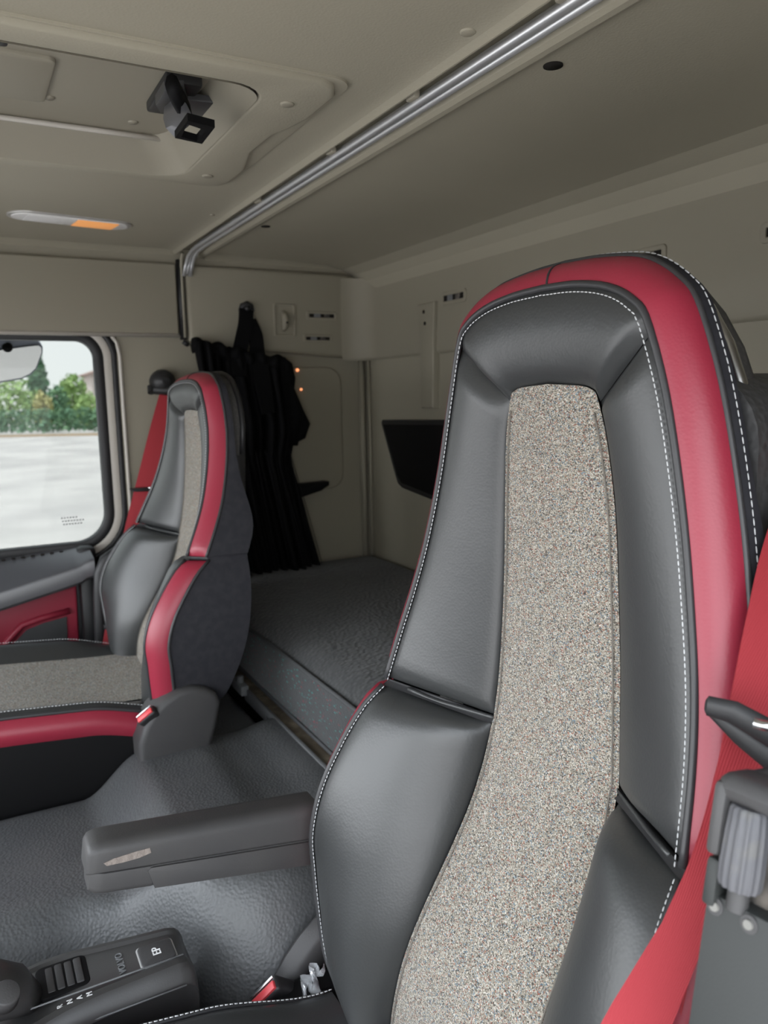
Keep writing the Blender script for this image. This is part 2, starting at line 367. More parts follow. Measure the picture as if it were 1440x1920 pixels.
# bracket plate near the panel
b.prism([tuple(hp(*q, Z0)[:2]) for q in ((291, 184), (308, 157), (345, 156), (352, 180), (335, 200), (300, 200))], fZ, Z0+.004, Z0-.010, bev=.002)
b.prism([tuple(hp(*q, Z0)[:2]) for q in ((352, 180), (406, 186), (383, 218), (355, 206))], fZ, Z0+.004, Z0-.006, bev=.002)
b.build('bracket', mat('dark_bracket', (.045, .045, .047), .4, .5), lt, 40, 'dark metal bracket')
b = MB()   # curved strap that bows down and back
w0 = (hp(308, 200, .425), hp(325, 186, .425)); w1 = (hp(306, 222, .405), hp(340, 200, .405)); w2 = (hp(311, 240, .388), hp(351, 222, .388)); w3 = (hp(327, 257, .378), hp(358, 232, .378))
ed = [w0, w1, w2, w3]
Pm = [[lerp(a, c, t) for t in (0, .33, .66, 1)] for a, c in ed]
th_ = V((.004, .006, .004))
b.grid([r + [q + th_ for q in r[::-1]] for r in Pm], True, True); b.build('strap', mat('dull_steel', (.20, .20, .21), .35, .6, metal=.6), lt, 40, 'bare metal strap')
b = MB()
b.tube([hp(322, 158, .425), hp(332, 180, .420), hp(345, 205, .408), hp(352, 226, .395)], [.016, .017, .016, .012], 8, flat=.6); b.build('lever_arm', BLACK, lt)
b = MB()
oc = [hp(*q, .372) for q in ((352, 226), (403, 239), (379, 270), (328, 259))]; ic = [hp(*q, .372) for q in ((351, 233), (386, 245), (369, 265), (340, 257))]
dn = V((0, 0, .010))
ring = [oc, ic, [q+dn for q in ic], [q+dn for q in oc]]
b.grid([[r[k] for r in ring] for k in (0, 1, 2, 3, 0)], True); b.build('handle_loop', BLACK, lt, 30)

# dome lamp
lz = .411
la = thing('ceiling_lamp', 'slim oblong ceiling lamp, half clear half amber, over the passenger window', 'lamp', (-1.975, .27, lz))
u = (V((-1.955-.0, .405, 0)) - V((-1.955, .14, 0))).normalized()
ang = math.atan2(-(1.985-1.905), .235)
cR = V((-1.975, .27, 0)); du = V((-.135, .99, 0)).normalized(); dv_ = V((-du.y, du.x, 0))
def lmp(a, c, d): q = cR + du*a + dv_*c; return (q.x, q.y, d)
MB().prism(rrect(-.137, -.046, .137, .046, .044, 8), lmp, lz+.005, lz-.0035, bev=.002, seg=3).build('bezel', mat('satin_bezel', (.55, .54, .52), .3, .5, metal=.5), la, 40)
MB().prism(rrect(-.128, -.037, .128, .037, .035, 8), lmp, lz-.002, lz-.0055, bev=.002, seg=3).build('clear_lens', CLEARL, la, 40)
MB().prism(rrect(.005, -.034, .100, .034, .006, 6), lmp, lz-.004, lz-.0066, bev=.001).build('amber_lens', AMBER, la, 40, 'amber lens half')
MB().prism(rrect(-.100, -.031, .008, .031, .006, 6), lmp, lz-.004, lz-.0063, bev=.001).build('ribbed_lens', CLEARL, la, 40)
# plugs and holes
def plug(name, label, x, y, z, r, m, cat):
    b = MB(); b.cyl((x, y, z+.003), (x, y, z-.003), r, r*.92, 24, .001); o = b.build(name, m); tag(o, label, cat)
p = onZ(878, 58, .411); plug('screw_cap', 'round beige cap in the front ceiling before the curtain rail', p.x, p.y, .411, .0105, LINER, 'cap')
p = onZ(1037, 124, .404); b = MB(); b.cyl((p.x, p.y, .4055), (p.x, p.y, .4035), .0125, n=20); tag(b.build('bolt_hole', HOLE), 'large dark round hole in the rear ceiling behind the curtain rail', 'hole')
p = onZ(498, 425, .404); b = MB(); b.cyl((p.x, p.y, .4055), (p.x, p.y, .4035), .011, n=20); tag(b.build('bolt_hole', HOLE), 'small dark hole in the rear ceiling near the passenger wall', 'hole')
p = onZ(398, 402, .411); plug('screw_cap', 'tiny beige cap in the front ceiling beyond the roof hatch', p.x, p.y, .411, .006, LINER2, 'cap')
# curtain rail with end bend and clips
rl = thing('curtain_rail', 'bright aluminium curtain rail running across the ceiling', 'curtain rail', (-1.2, .607, .40))
yr, zr = .607, .402
path = [(XD-.0, yr, zr), (-1.0, yr, zr), (-1.6, yr, zr), (-2.10, yr, zr), (-2.16, yr, zr-.002), (-2.205, yr, zr-.012), (-2.230, yr-.002, zr-.035), (-2.238, yr-.006, zr-.06)]
b = MB()
for dy in (-.0085, .0085): b.tube([(x, y+dy, z-.003) for x, y, z in path], .0055, 10)
b.tube([(x, y, z+.003) for x, y, z in path], .009, 8, flat=.5)
b.build('rail', STEEL, rl)
b = MB(); b.tube([(x, y, z+.0005) for x, y, z in path], .0035, 8, flat=.7); b.build('rail_slot', HOLE, rl)
for px, py in ((815, 193), (515, 382), (1110, 10), (655, 292)):
    q = onZ(px, py, zr); b = MB(); b.box((q.x-.012, yr-.022, zr-.002), (q.x+.012, yr-.012, zr+.012), .003); b.build('clip', LINER2, rl, 40)
b = MB()   # dark channel running down the wall below the rail's end
b.tube([(XW+.012, .586, z) for z in (.385, .30, .165)], .010, 8); b.tube([(XW+.008, .586, .16), (XW+.008, .60, .150)], .007, 8)
struct(b.build('trim_4', SEAL))
b = MB(); b.tube([(XW+.040, .590, .40), (XW+.026, .5895, .385), (XW+.020, .589, .36), (XW+.020, .589, .17)], .0045, 8); struct(b.build('trim_5', LINER2))

# ================================================================== back wall and side wall fittings
def wall_vent(label, c, w, h, back, group):
    """c centre; back wall: across x; side wall: across y"""
    fn = (lambda a, q, d: (c[0]+a, YB-d, c[1]+q)) if back else (lambda a, q, d: (XW+.026+d, c[0]+a, c[1]+q))
    t = thing('air_vent', label, 'vent', fn(0, -h/2, 0), group)
    sw, sh = w*.80, h*.42
    MB().prism(rrect(-w/2, -h/2, w/2, h/2, h*.3), fn, -.004, .0035, bev=.0025, hole=rrect(-sw/2, -sh/2, sw/2, sh/2, .002, 2)).build('frame', LINER2, t, 40)
    MB().prism(rrect(-sw/2-.002, -sh/2-.002, sw/2+.002, sh/2+.002, .001, 1), fn, -.003, .0006).build('slot', HOLE, t, False)
    for k in range(2):
        a = sw*(-.18+.36*k) ; MB().prism(rrect(a-sw*.13+.004*k, -sh/2, a+sw*.13, sh/2, .001, 1), fn, .0005, .0016).build('slat', DUST if k else GREYM, t, False)
    return t
VB = 'slotted vents along the back wall'
wall_vent('slotted wall vent nearest the back corner beside the strip cover', (-1.737, .2475), .118, .034, True, VB)
wall_vent('slotted wall vent just left of the driver headrest top, half hidden', (-1.417, .2475), .118, .034, True, VB)
wall_vent('slotted wall vent directly above the driver headrest', (-1.097, .2460), .118, .034, True, VB)
wall_vent('slotted wall vent cut off at the right edge of the photo', (-.79, .2440), .118, .034, True, VB)
VS = 'slotted vents on the passenger side wall'
wall_vent('upper of two slotted vents on the side wall beside the coat hook', (1.015, .243), .105, .026, False, VS)
wall_vent('lower of two slotted vents on the side wall beside the coat hook', (1.000, .174), .100, .024, False, VS)
# coat hook
hk = thing('coat_hook', 'small beige coat hook in a square recess on the side wall', 'hook', (XW+.03, .890, .18))
MB().prism(rrect(.856, .178, .926, .274, .006), fX, XW+.024, XW+.032, bev=.002, hole=rrect(.862, .184, .920, .268, .004)).build('plate', LINER2, hk, 40)
b = MB(); b.tube([(XW+.026, .888, .252), (XW+.037, .889, .238), (XW+.039, .890, .222), (XW+.034, .889, .205), (XW+.026, .888, .196)], [.005, .010, .011, .008, .004], 10); b.build('hook', LINER2, hk)
b = MB(); b.cyl((XW+.046, .891, .218), (XW+.0512, .891, .218), .004, .003, 10); b.build('screw', HOLE, hk)
# vertical strip cover on the back wall
sc = thing('strip_cover', 'tall beige vertical strip moulding on the back wall left of the driver seat', 'moulding', (-1.86, YB, -.04))
b = MB(); b.prism([(-1.905, .245), (-1.815, .245), (-1.822, .135), (-1.828, -.042), (-1.890, -.042), (-1.893, .13)], fY, YB+.012, YB-.012, bev=.005, seg=3); b.build('cover', LINER2, sc, 40)
for x, z in ((-1.868, .222), (-1.862, .190)):
    b = MB(); b.cyl((x, YB-.010, z), (x, YB-.0135, z), .005, n=12); b.build('screw_hole', HOLE, sc)
# black trapezoid panel
bp = thing('wall_panel', 'black trapezoid panel with rounded corners set in the back wall', 'panel', (-1.85, YB, -.31))
ol = [(-2.146, -.090), (-2.138, -.080), (-1.50, -.068), (-1.50, -.345), (-1.858, -.301), (-2.02, -.284), (-2.046, -.272), (-2.060, -.25)]
MB().prism(ol, fY, YB+.012, YB-.004, bev=.004, seg=2).build('rim', PLASTK, bp, 40)
MB().prism([(-2.128, -.094), (-1.52, -.082), (-1.52, -.322), (-1.86, -.286), (-2.02, -.268), (-2.044, -.25)], fY, YB+.0, YB-.0055, bev=.001).build('inner_face', BLACK, bp, 40)
# black shelf on the side wall
b = MB(); b.prism([(.80, -.275), (1.012, -.271), (1.012, -.282), (.985, -.298), (.90, -.318), (.80, -.320)], fX, XW+.008, XW+.055, bev=.008, seg=3)
tag(b.build('wall_shelf', BLACK, None, 40), 'small black shelf lip on the side wall beside the curtain', 'shelf')
# little amber lights
for (y, z, lab, r) in ((.934, .0785, 'upper orange pilot light glowing on the side wall beside the curtain', .0055), (.944, .019, 'lower orange pilot light glowing on the side wall beside the curtain', .0042)):
    b = MB(); b.cyl((XW+.008, y, z), (XW+.016, y, z), r, r*.7, 14); tag(b.build('pilot_light', GLOW), lab, 'light', 'orange pilot lights')

# ================================================================== curtain, strap
b = MB(); n = 120; rows = []
cv = thing('sleeper_curtain', 'gathered black curtain hanging on the side wall behind the passenger seat', 'curtain', (-2.2, .78, -.55))
for zi in range(26):
    f = zi/25; z = lerp(.150, -.535, f); row = []
    y0 = interp(f, [0, .25, .6, 1], [.603, .62, .65, .68]); y1 = interp(f, [0, .08, .3, .45, .6, 1], [.885, .885, .90, .875, .895, .955])
    for k in range(n):
        s = k/(n-1); y = lerp(y0, y1, s)
        zt = z - (.06*sst(.0, 1, s))*(1-f) + (.012*math.sin(s*21) if zi == 0 else 0)
        a = lerp(.014, .024, f)*(1 + .5*math.sin(s*9+1))
        x = XW + .062 + a*math.sin(s*58 + 1.6*math.sin(f*3+s*5)) + .012*math.sin(s*17+f*2) + .02*f
        row.append((x, y, zt))
    rows.append(row)
b.grid(rows); o = b.build('drape', CURT, cv); sm = o.modifiers.new('thick', 'SOLIDIFY'); sm.thickness = .004
b = MB(); rows = []
for k in range(40):
    s = k/39; y = lerp(.598, .885, s); zc = .145 - .055*s + .006*math.sin(s*30)
    rows.append([(XW+.060+.020*math.cos(t)*(1+.4*math.sin(s*47)), y, zc+.022*math.sin(t)) for t in [i*math.pi/5 for i in range(10)]])
b.grid(rows, True, True); b.build('heading', CURT, cv)
b = MB()    # bunched folds tied at the rear edge
for (pts, r) in (([(.862, .110), (.872, .09), (.880, .05), (.885, -.01)], .026), ([(.88, -.0), (.905, -.05), (.925, -.088), (.912, -.115), (.88, -.14)], .024), ([(.875, .04), (.895, -.05), (.89, -.15)], .04)):
    b.tube([(XW+.06, y, z) for y, z in pts], [r*.5] + [r]*(len(pts)-2) + [r*.45], 12, flat=.8)
b.build('bunched_fold', CURT, cv)
b = MB()
for k in range(16):
    s = (k+.5)/16; b.tube([(XW+.088+.028*math.sin(s*58+1.6*math.sin(f*3+s*5)) + .02*f, lerp(interp(f, [0, .25, .6, 1], [.603, .62, .65, .68]), interp(f, [0, .08, .3, .45, .6, 1], [.885, .885, .90, .875, .895, .955]), s), lerp(.150, -.535, f)) for f in (.45, .6, .8, .97)], .0008, 5)
b.build('pinstripes', mat('dull_stripe', (.016, .016, .018), .8, .2), cv)
# strap from a hook
st = thing('hanging_strap', 'black strap hanging from a hook above the curtain', 'strap', (XW+.05, .75, .08))
def ribbon(path, wid, width, thick, sub=8):
    pts = spline([(i, p) for i, p in enumerate(path)], (len(path)-1)*sub+1); ws = spline([(i, V(w).normalized()) for i, w in enumerate(wid)], len(pts))
    rows = []
    for i, (p, w) in enumerate(zip(pts, ws)):
        t = (pts[min(i+1, len(pts)-1)] - pts[max(i-1, 0)]).normalized(); w = (w - t*w.dot(t)).normalized(); nn = t.cross(w)
        wd = width if not hasattr(width, '__len__') else interp(i/(len(pts)-1), [k/(len(width)-1) for k in range(len(width))], width)
        r = [p + w*(wd*(k/6-.5)) + nn*(thick/2) for k in range(7)] + [p + w*(wd*(k/6-.5)) - nn*(thick/2) for k in range(6, -1, -1)]
        rows.append(r)
    return MB().grid(rows, True, True)
ribbon([(XW+.040, .768, .252), (XW+.050, .760, .21), (XW+.056, .745, .16), (XW+.07, .728, .11), (XW+.09, .722, .06)], [(0, 1, -.2)]*5, .042, .008).build('strap', CURT, st, 40)
ribbon([(XW+.038, .785, .225), (XW+.050, .790, .18), (XW+.058, .790, .13), (XW+.085, .79, .06), (XW+.100, .80, -.05)], [(0, 1, 0)]*5, [.022, .040, .044, .05, .04], .008).build('strap_tail', CURT, st, 40)
b = MB(); b.tube([(XW+.03, .755, .248), (XW+.038, .758, .263), (XW+.04, .770, .268), (XW+.038, .782, .262), (XW+.034, .786, .248)], .009, 8); b.cyl((XW+.026, .770, .255), (XW+.052, .770, .255), .009, .007, 14); b.build('hook_knob', PLASTK, st)

# ================================================================== bunk
YM = .590
b = MB().box((XW+.01, YM, -1.15), (XD-.02, YB-.0, -.698)); bk = thing('bunk_base', 'dark bunk base under the mattress with a worn wooden ledge', 'bunk', (-1.2, .9, -1.15))
b.build('base_box', BLACK, bk, False)
b = MB().box((-2.10, .552, -.716), (-.14, YM-.001, -.698), .003); b.build('wood_ledge', WOODS, bk, 40, 'worn brown wooden ledge')
b = MB().box((-1.72, .543, -.722), (-.14, .5515, -.690), .002); b.build('metal_edge', GREYM, bk, 40, 'grey metal edge strip')
b = MB(); b.box((-1.78, .530, -.705), (-1.70, .550, -.680), .004); b.cyl((-1.735, .540, -.68), (-1.735, .540, -.665), .008, n=10); b.build('hinge', GREYM, bk, 40)
b = MB(); b.box((-2.02, .40, -.84), (-1.575, .5415, -.735), .02, 3); b.build('side_sheet', RUBBER, bk, 40, 'grey sheet beside the tunnel')
# mattress: crowned quilted top, bordered front
mt = thing('mattress', 'dark grey quilted bunk mattress behind the seats', 'mattress', (-1.2, .87, -.698))
b = MB(); rows = []
xs2 = [XW+.02 + (XD-.05-XW-.02)*k/50 for k in range(51)]
def mtop(x, y):
    e = min(1, (y-YM)/.05); e2 = min(1, (x-(XW+.02))/.05)
    return -.548 + .026*(1-(1-min(1, (y-YM)/.22))**2)*.9 - .018*(1-e)**2 + .004*noise.noise(V((x*9, y*9, 1))) - .01*(1-e2)**2
ys2 = [YM-.004 + (YB-.012-YM)*(k/30)**1.3 for k in range(31)]
b.grid([[(x, y, mtop(x, y)) for x in xs2] for y in ys2]); 
b.build('quilted_top', MATT, mt)
b = MB(); b.grid([[(x, YM-.004 - .012*math.sin(math.pi*t) + .004*noise.noise(V((x*6, t*2, 3))), lerp(-.566, -.697, t)) for x in xs2] for t in [k/8 for k in range(9)]]); b.grid([[(x, YB-.012, z) for x in (xs2[0], xs2[-1])] for z in (-.55, -.697)]); b.grid([[(xs2[0], y, z) for y in (YM, YB-.012)] for z in (-.565, -.697)])
b.build('border', MATF, mt, True, 'grey border flecked teal and red')
for z, yy in ((-.5655, YM-.006), (-.694, YM-.008)):
    b = MB(); b.tube([(x, yy, z) for x in xs2], .0045, 8); b.build('piping', mat('grey_piping', (.08, .082, .085), .6, .3), mt)

# ================================================================== engine tunnel
b = MB(); X0, X1, Y0, Y1 = -1.56, -.85, -.62, .5415
def tz(x, y):
    base = lerp(-.768, -.694, sst(.145, .262, y)) - .010*sst(.36, .43, y) + .012*sst(.46, .53, y)
    xe = lerp(-1.215, -1.035, sst(.06, .34, y))
    z = base - .20*sst(0, .16, x - xe) 
    z -= .05*(1-min(1, (x-X0)/.05))**2.2
    z += .006*noise.noise(V((x*3, y*3, 0)))
    return z
nx, ny = 70, 110
P = [[(X0+(X1-X0)*i/nx, Y0+(Y1-Y0)*j/ny, tz(X0+(X1-X0)*i/nx, Y0+(Y1-Y0)*j/ny)) for i in range(nx+1)] for j in range(ny+1)]
b.grid(P)
b.grid([[(X0-.008*k, Y0+(Y1-Y0)*j/ny, tz(X0, Y0+(Y1-Y0)*j/ny) - (0, .03, .4)[k]) for k in range(3)] + [(X0-.02, Y0+(Y1-Y0)*j/ny, -1.15)] for j in range(ny+1)])
b.grid([[(X0+(X1-X0)*i/nx, Y1, z) for i in range(nx+1)] for z in (tz(-1.3, Y1)-.01, -1.15)])
tag(b.build('engine_tunnel', RUBBER), 'grey grained vinyl engine tunnel cover between the two seats', 'engine cover')

# ================================================================== seats
A_K = [(0, (.103, .541, -.392)), (.15, (.0987, .5446, -.345)), (.35, (.0945, .547, -.27)), (.55, (.0905, .5465, -.20)), (.75, (.0862, .544, -.12)), (.9, (.078, .539, -.05)), (1, (.067, .536, -.008)), (1.12, (.060, .5355, .000)), (1.35, (.045, .535, .004)), (2, (0, .534, .007))]
B_K = [(0, (.243, .470, -.375)), (.15, (.2335, .488, -.31)), (.35, (.2211, .503, -.25)), (.55, (.2055, .514, -.185)), (.75, (.186, .522, -.10)), (.9, (.163, .524, -.005)), (1, (.1422, .522, .0565)), (1.12, (.1270, .5215, .0752)), (1.35, (.096, .5235, .0905)), (1.7, (.05, .526, .0995)), (2, (0, .527, .102))]
def dC(t): return V((lerp(.033, 0, sst(.68, 1.9, t)), .030, lerp(0, .026, sst(.62, 1.45, t))))
def dD(t): return V((lerp(.004, 0, sst(.8, 1.7, t)), lerp(.085, .014, sst(0, .85, t)), lerp(0, .003, sst(.8, 1.5, t))))
LA_K = [(0, (.103, .538, -.402)), (.12, (.1054, .5267, -.45)), (.25, (.107, .508, -.5)), (.38, (.1082, .4814, -.55)), (.5, (.1104, .4527, -.6)), (.63, (.115, .4286, -.65)), (.76, (.122, .414, -.70)), (.92, (.130, .406, -.755)), (1, (.132, .403, -.785))]
LB_K = [(0, (.245, .466, -.384)), (.05, (.252, .440, -.41)), (.12, (.258, .410, -.455)), (.25, (.262, .379, -.515)), (.38, (.262, .363, -.574)), (.5, (.2595, .363, -.625)), (.63, (.251, .364, -.680)), (.76, (.241, .366, -.732)), (.88, (.222, .369, -.760)), (1, (.190, .375, -.785))]
N = 72
def build_seat(root, tf, back_x, driver):
    """tf maps the seat's own coordinates (x across, y depth, z height) into the cab"""
    A = spline(A_K, N); B = spline(B_K, N); T = [2*k/(N-1) for k in range(N)]
    C = [p + dC(t) for p, t in zip(B, T)]; D = [p + dD(t) for p, t in zip(C, T)]
    LA = spline(LA_K, 44); LB = spline(LB_K, 44)
    LC = [p + V((.030, .040 , .0)) for p in LB]; LD = [V((p.x, lerp(D[0].y, .455, (k/43)**1.9), p.z)) for k, p in enumerate(LC)]
    mir = lambda p, s: V((p.x*s, p.y, p.z))
    def pillow(Lo, Hi, s, h, t_round=(True, True), nu=14, depth=.006, rl=.022, sag=0, out=None):
        """padded panel between two seam lines: sinks into the seams, swells between"""
        n = len(Lo); ln = [0]
        for i in range(1, n): ln.append(ln[-1] + ((Hi[i]-Hi[i-1]).length + (Lo[i]-Lo[i-1]).length)/2)
        rows = []
        for i in range(n):
            du_ = (Hi[i] - Lo[i]); tv = Hi[min(i+1, n-1)] + Lo[min(i+1, n-1)] - Hi[max(i-1, 0)] - Lo[max(i-1, 0)]
            nr = du_.cross(tv)
            nr.normalize()
            if out is not None:
                if nr.dot(V(out)) < 0: nr = -nr
            elif nr.y > 0: nr = -nr
            e = 1
            if t_round[0]: e = min(e, math.sqrt(max(0, 1-(1-min(1, ln[i]/rl))**2)))
            if t_round[1]: e = min(e, math.sqrt(max(0, 1-(1-min(1, (ln[-1]-ln[i])/rl))**2)))
            row = []
            for j in range(nu+1):
                u_ = .5 - .5*math.cos(math.pi*j/nu); w = max(.02, du_.length)
                eu = math.sqrt(max(0, 1-(1-min(1, min(u_, 1-u_)*w/.016))**2))
                k = (h*(1-(2*u_-1)**2) + depth)*min(1, eu)*lerp(.0, 1, e) - depth
                row.append(tf(mir(Lo[i] + du_*u_ + nr*k, s)))
            rows.append(row)
        return MB().grid(rows)
    def put(b, name, m, lab=None, parent=root): return b.build(name, m, parent, True, lab)
    iS = max(i for i in range(N) if T[i] <= 1.0)
    # black leather
    for s in (-1, 1):
        put(pillow(A[:iS+1], B[:iS+1], s, .010), 'wing_panel', LEATH)
        put(pillow(LA, LB, s, .030, (True, False), 16, .006, .04), 'bolster_panel', LEATH)
    head_A = A[iS:] + [mir(p, -1) for p in A[iS:-1][::-1]]; head_B = B[iS:] + [mir(p, -1) for p in B[iS:-1][::-1]]
    put(pillow(head_A, head_B, 1, .010, (True, True), 16, .005, .018), 'head_panel', LEATH)
    # cloth insert
    Fa = A + []; rows = []
    full = LA[::-1] + A
    for i, p in enumerate(full):
        rows.append([tf(V((p.x*k/10, p.y + .003 + .004*(1-(k/10)**2)*(-1), p.z + (.0 if i < len(full)-12 else 0)))) for k in range(-10, 11)])
    put(MB().grid(rows), 'cloth_insert', WOOL, 'speckled beige woven insert')
    b = MB(); ed = [V((p.x-.007, p.y + .0004, p.z)) for p in full if p.z < -.02]
    for s in (-1, 1): b.tube([tf(mir(p, s)) for p in ed], .0009, 5)
    put(b, 'seam_stitching', mat('dark_thread', (.17, .155, .135), .8, .2))
    # red band: over the head in one, two short ones below
    full_B = [mir(p, -1) for p in B] + B[:-1][::-1]; full_C = [mir(p, -1) for p in C] + C[:-1][::-1]; full_D = [mir(p, -1) for p in D] + D[:-1][::-1]
    def outw(Lo, Hi, s, h, ends, nu=10):
        rows = []; n = len(Lo); ln = [0]
        for i in range(1, n): ln.append(ln[-1] + (Hi[i]-Hi[i-1]).length)
        ctr = V((0, .62, -.15))
        for i in range(n):
            d = Hi[i]-Lo[i]; tv = (Hi[min(i+1, n-1)]-Hi[max(i-1, 0)]); nr = d.cross(tv).normalized()
            if nr.dot(Lo[i]-V((0, .75, Lo[i].z*.6-.05))) < 0: nr = -nr
            e = 1
            if ends[0]: e = min(e, math.sqrt(max(0, 1-(1-min(1, ln[i]/.03))**2)))
            if ends[1]: e = min(e, math.sqrt(max(0, 1-(1-min(1, (ln[-1]-ln[i])/.03))**2)))
            rows.append([tf(mir(Lo[i] + d*(j/nu) + nr*((h*math.sin(math.pi*j/nu)**.8 if 0 < j < nu else 0)*e - .004*(1-e)), s)) for j in range(nu+1)])
        return MB().grid(rows)
    put(outw(full_B, full_C, 1, .007, (True, True)), 'red_bolster', RED, 'long red leather band over the headrest')
    put(outw(full_C, full_D, 1, .001, (False, False), 4), 'side_panel', LEATHS)
    for s in (-1, 1):
        put(outw(LB, LC, s, .009, (True, False)), 'red_bolster', RED, 'short red leather band low on the backrest')
        put(outw([C[0]] + LC, [D[0]] + LD, s, .001, (False, False), 4), 'side_panel', LEATHS)
    # small black gusset in the crease
    for s in (-1, 1):
        b = MB(); q = [LA[0], LB[0], LC[0], LD[0]]; r = [A[0], B[0], C[0], D[0]]
        q = q[:3]; r = r[:3]; b.grid([[tf(mir(lerp(a, c, k/3) + V((0, .010*math.sin(math.pi*k/3), 0)), s)) for k in range(4)] for a, c in zip(q, r)]); put(b, 'crease_gusset', PIPE)
        b = MB(); c_ = [lerp(A[0], B[0], k/10) + V((0, .004, -.004 - .010*(k/10 if k < 6 else (10-k)/8))) for k in range(0, 9)]; b.tube([tf(mir(p, s)) for p in c_], .0030, 8); put(b, 'crease_fold', LEATH)
    b = MB(); b.tube([tf(lerp(B[-1], C[-1], k/6) + V((.006-.012*k/6, -.0055*math.sin(math.pi*k/6)-.0005, .0045*math.sin(math.pi*k/6)))) for k in range(7)], .0013, 6); put(b, 'red_seam', PIPE)
    # piping on the seams
    for pth, r in ((full_B, .0036), (full_C, .003)):
        b = MB(); b.tube([tf(p) for p in pth], r, 8); put(b, 'piping', PIPE)
    for s in (-1, 1):
        for pth in (LB, LC): b = MB(); b.tube([tf(mir(p, s)) for p in pth], .0034, 8); put(b, 'piping', PIPE)
    # stitching, dash by dash
    def stitch(pth, step=.0056, ln=.0042, r=.00062):
        b = MB(); pts = [tf(p) for p in pth]; acc = 0; nxt = 0
        for a, c in zip(pts[:-1], pts[1:]):
            L = (c-a).length
            if L < 1e-6: continue
            t = (c-a)/L
            while nxt <= acc + L:
                q = a + t*(nxt-acc); b.tube([q, q+t*ln*.25, q+t*ln*.75, q+t*ln], [r*.5, r, r, r*.5], 5); nxt += step
            acc += L
        return b
    inn = [lerp(p, q, .0075/(p-q).length) + V((0, -.0046, 0)) for p, q in zip(B, A)]
    put(stitch([mir(p, -1) for p in inn] + inn[:-1][::-1]), 'stitching', THREAD)
    out_ = [lerp(p, q, .0085/max(.0085, (q-p).length)) + V((.0022*(1-sst(1.0, 1.8, t)), 0, .0022*sst(.8, 1.3, t))) for p, q, t in zip(C, D, T)]
    if driver: put(stitch([mir(p, -1) for p in out_] + out_[:-1][::-1], .0075, .006, .0006), 'stitching', THREAD)
    inl = [lerp(p, q, .006/(p-q).length) + V((0, -.0035, 0)) for p, q in zip(LB, LA)]
    for s in (-1, 1): put(stitch([mir(p, s) for p in inl]), 'stitching', THREAD)
    # rear shells
    hs = [(.0, .122), (.05, .120), (.086, .111), (.118, .094), (.142, .068), (.163, .036), (.178, .0), (.186, -.04), (.19, -.12)]
    hs = [(x*1.02, z) for x, z in hs]; hs = [(-x, z) for x, z in hs[::-1]] + hs[1:]
    b = MB(); b.prism(hs, lambda x, z, d: tuple(V((x, d, z))), .566, .626 if driver else .604, bev=.014, seg=3); b.v = [tf(v) for v in b.v]; b.build('head_shell', SHELL, root, 40)
    b = MB(); b.tube([tf(V((x*1.0, .594, z+.0015))) for x, z in hs], .0062, 8); put(b, 'trim_strip', CHROME if driver else PLASTK)
    b = MB()
    if driver:
        b.prism(rrect(-.215, -.50, .215, .012, [.06, .06, .04, .04]), lambda x, z, d: tuple(V((x, d, z))), .575, .70, bev=.03, seg=4)
    else:
        rows = []
        for z, hw, yf_, yb_ in ((-.02, .150, .585, .590), (-.03, .165, .580, .600), (-.12, .185, .578, .606), (-.35, .215, .578, .606), (-.45, .222, .572, .604), (-.55, .225, .545, .590), (-.65, .225, .505, .560), (-.73, .22, .470, .515), (-.745, .20, .475, .500)):
            rows.append([V((x, y, z)) for x, y in rrect(-hw, yf_, hw, yb_, .002 if yb_-yf_ < .01 else .008, 2)])
        b.grid(rows, True, True)
    b.v = [tf(v) for v in b.v]; b.build('back_shell', GRAIN if driver else PLASTK, root, 40, 'coarse grained black back shell' if driver else None)

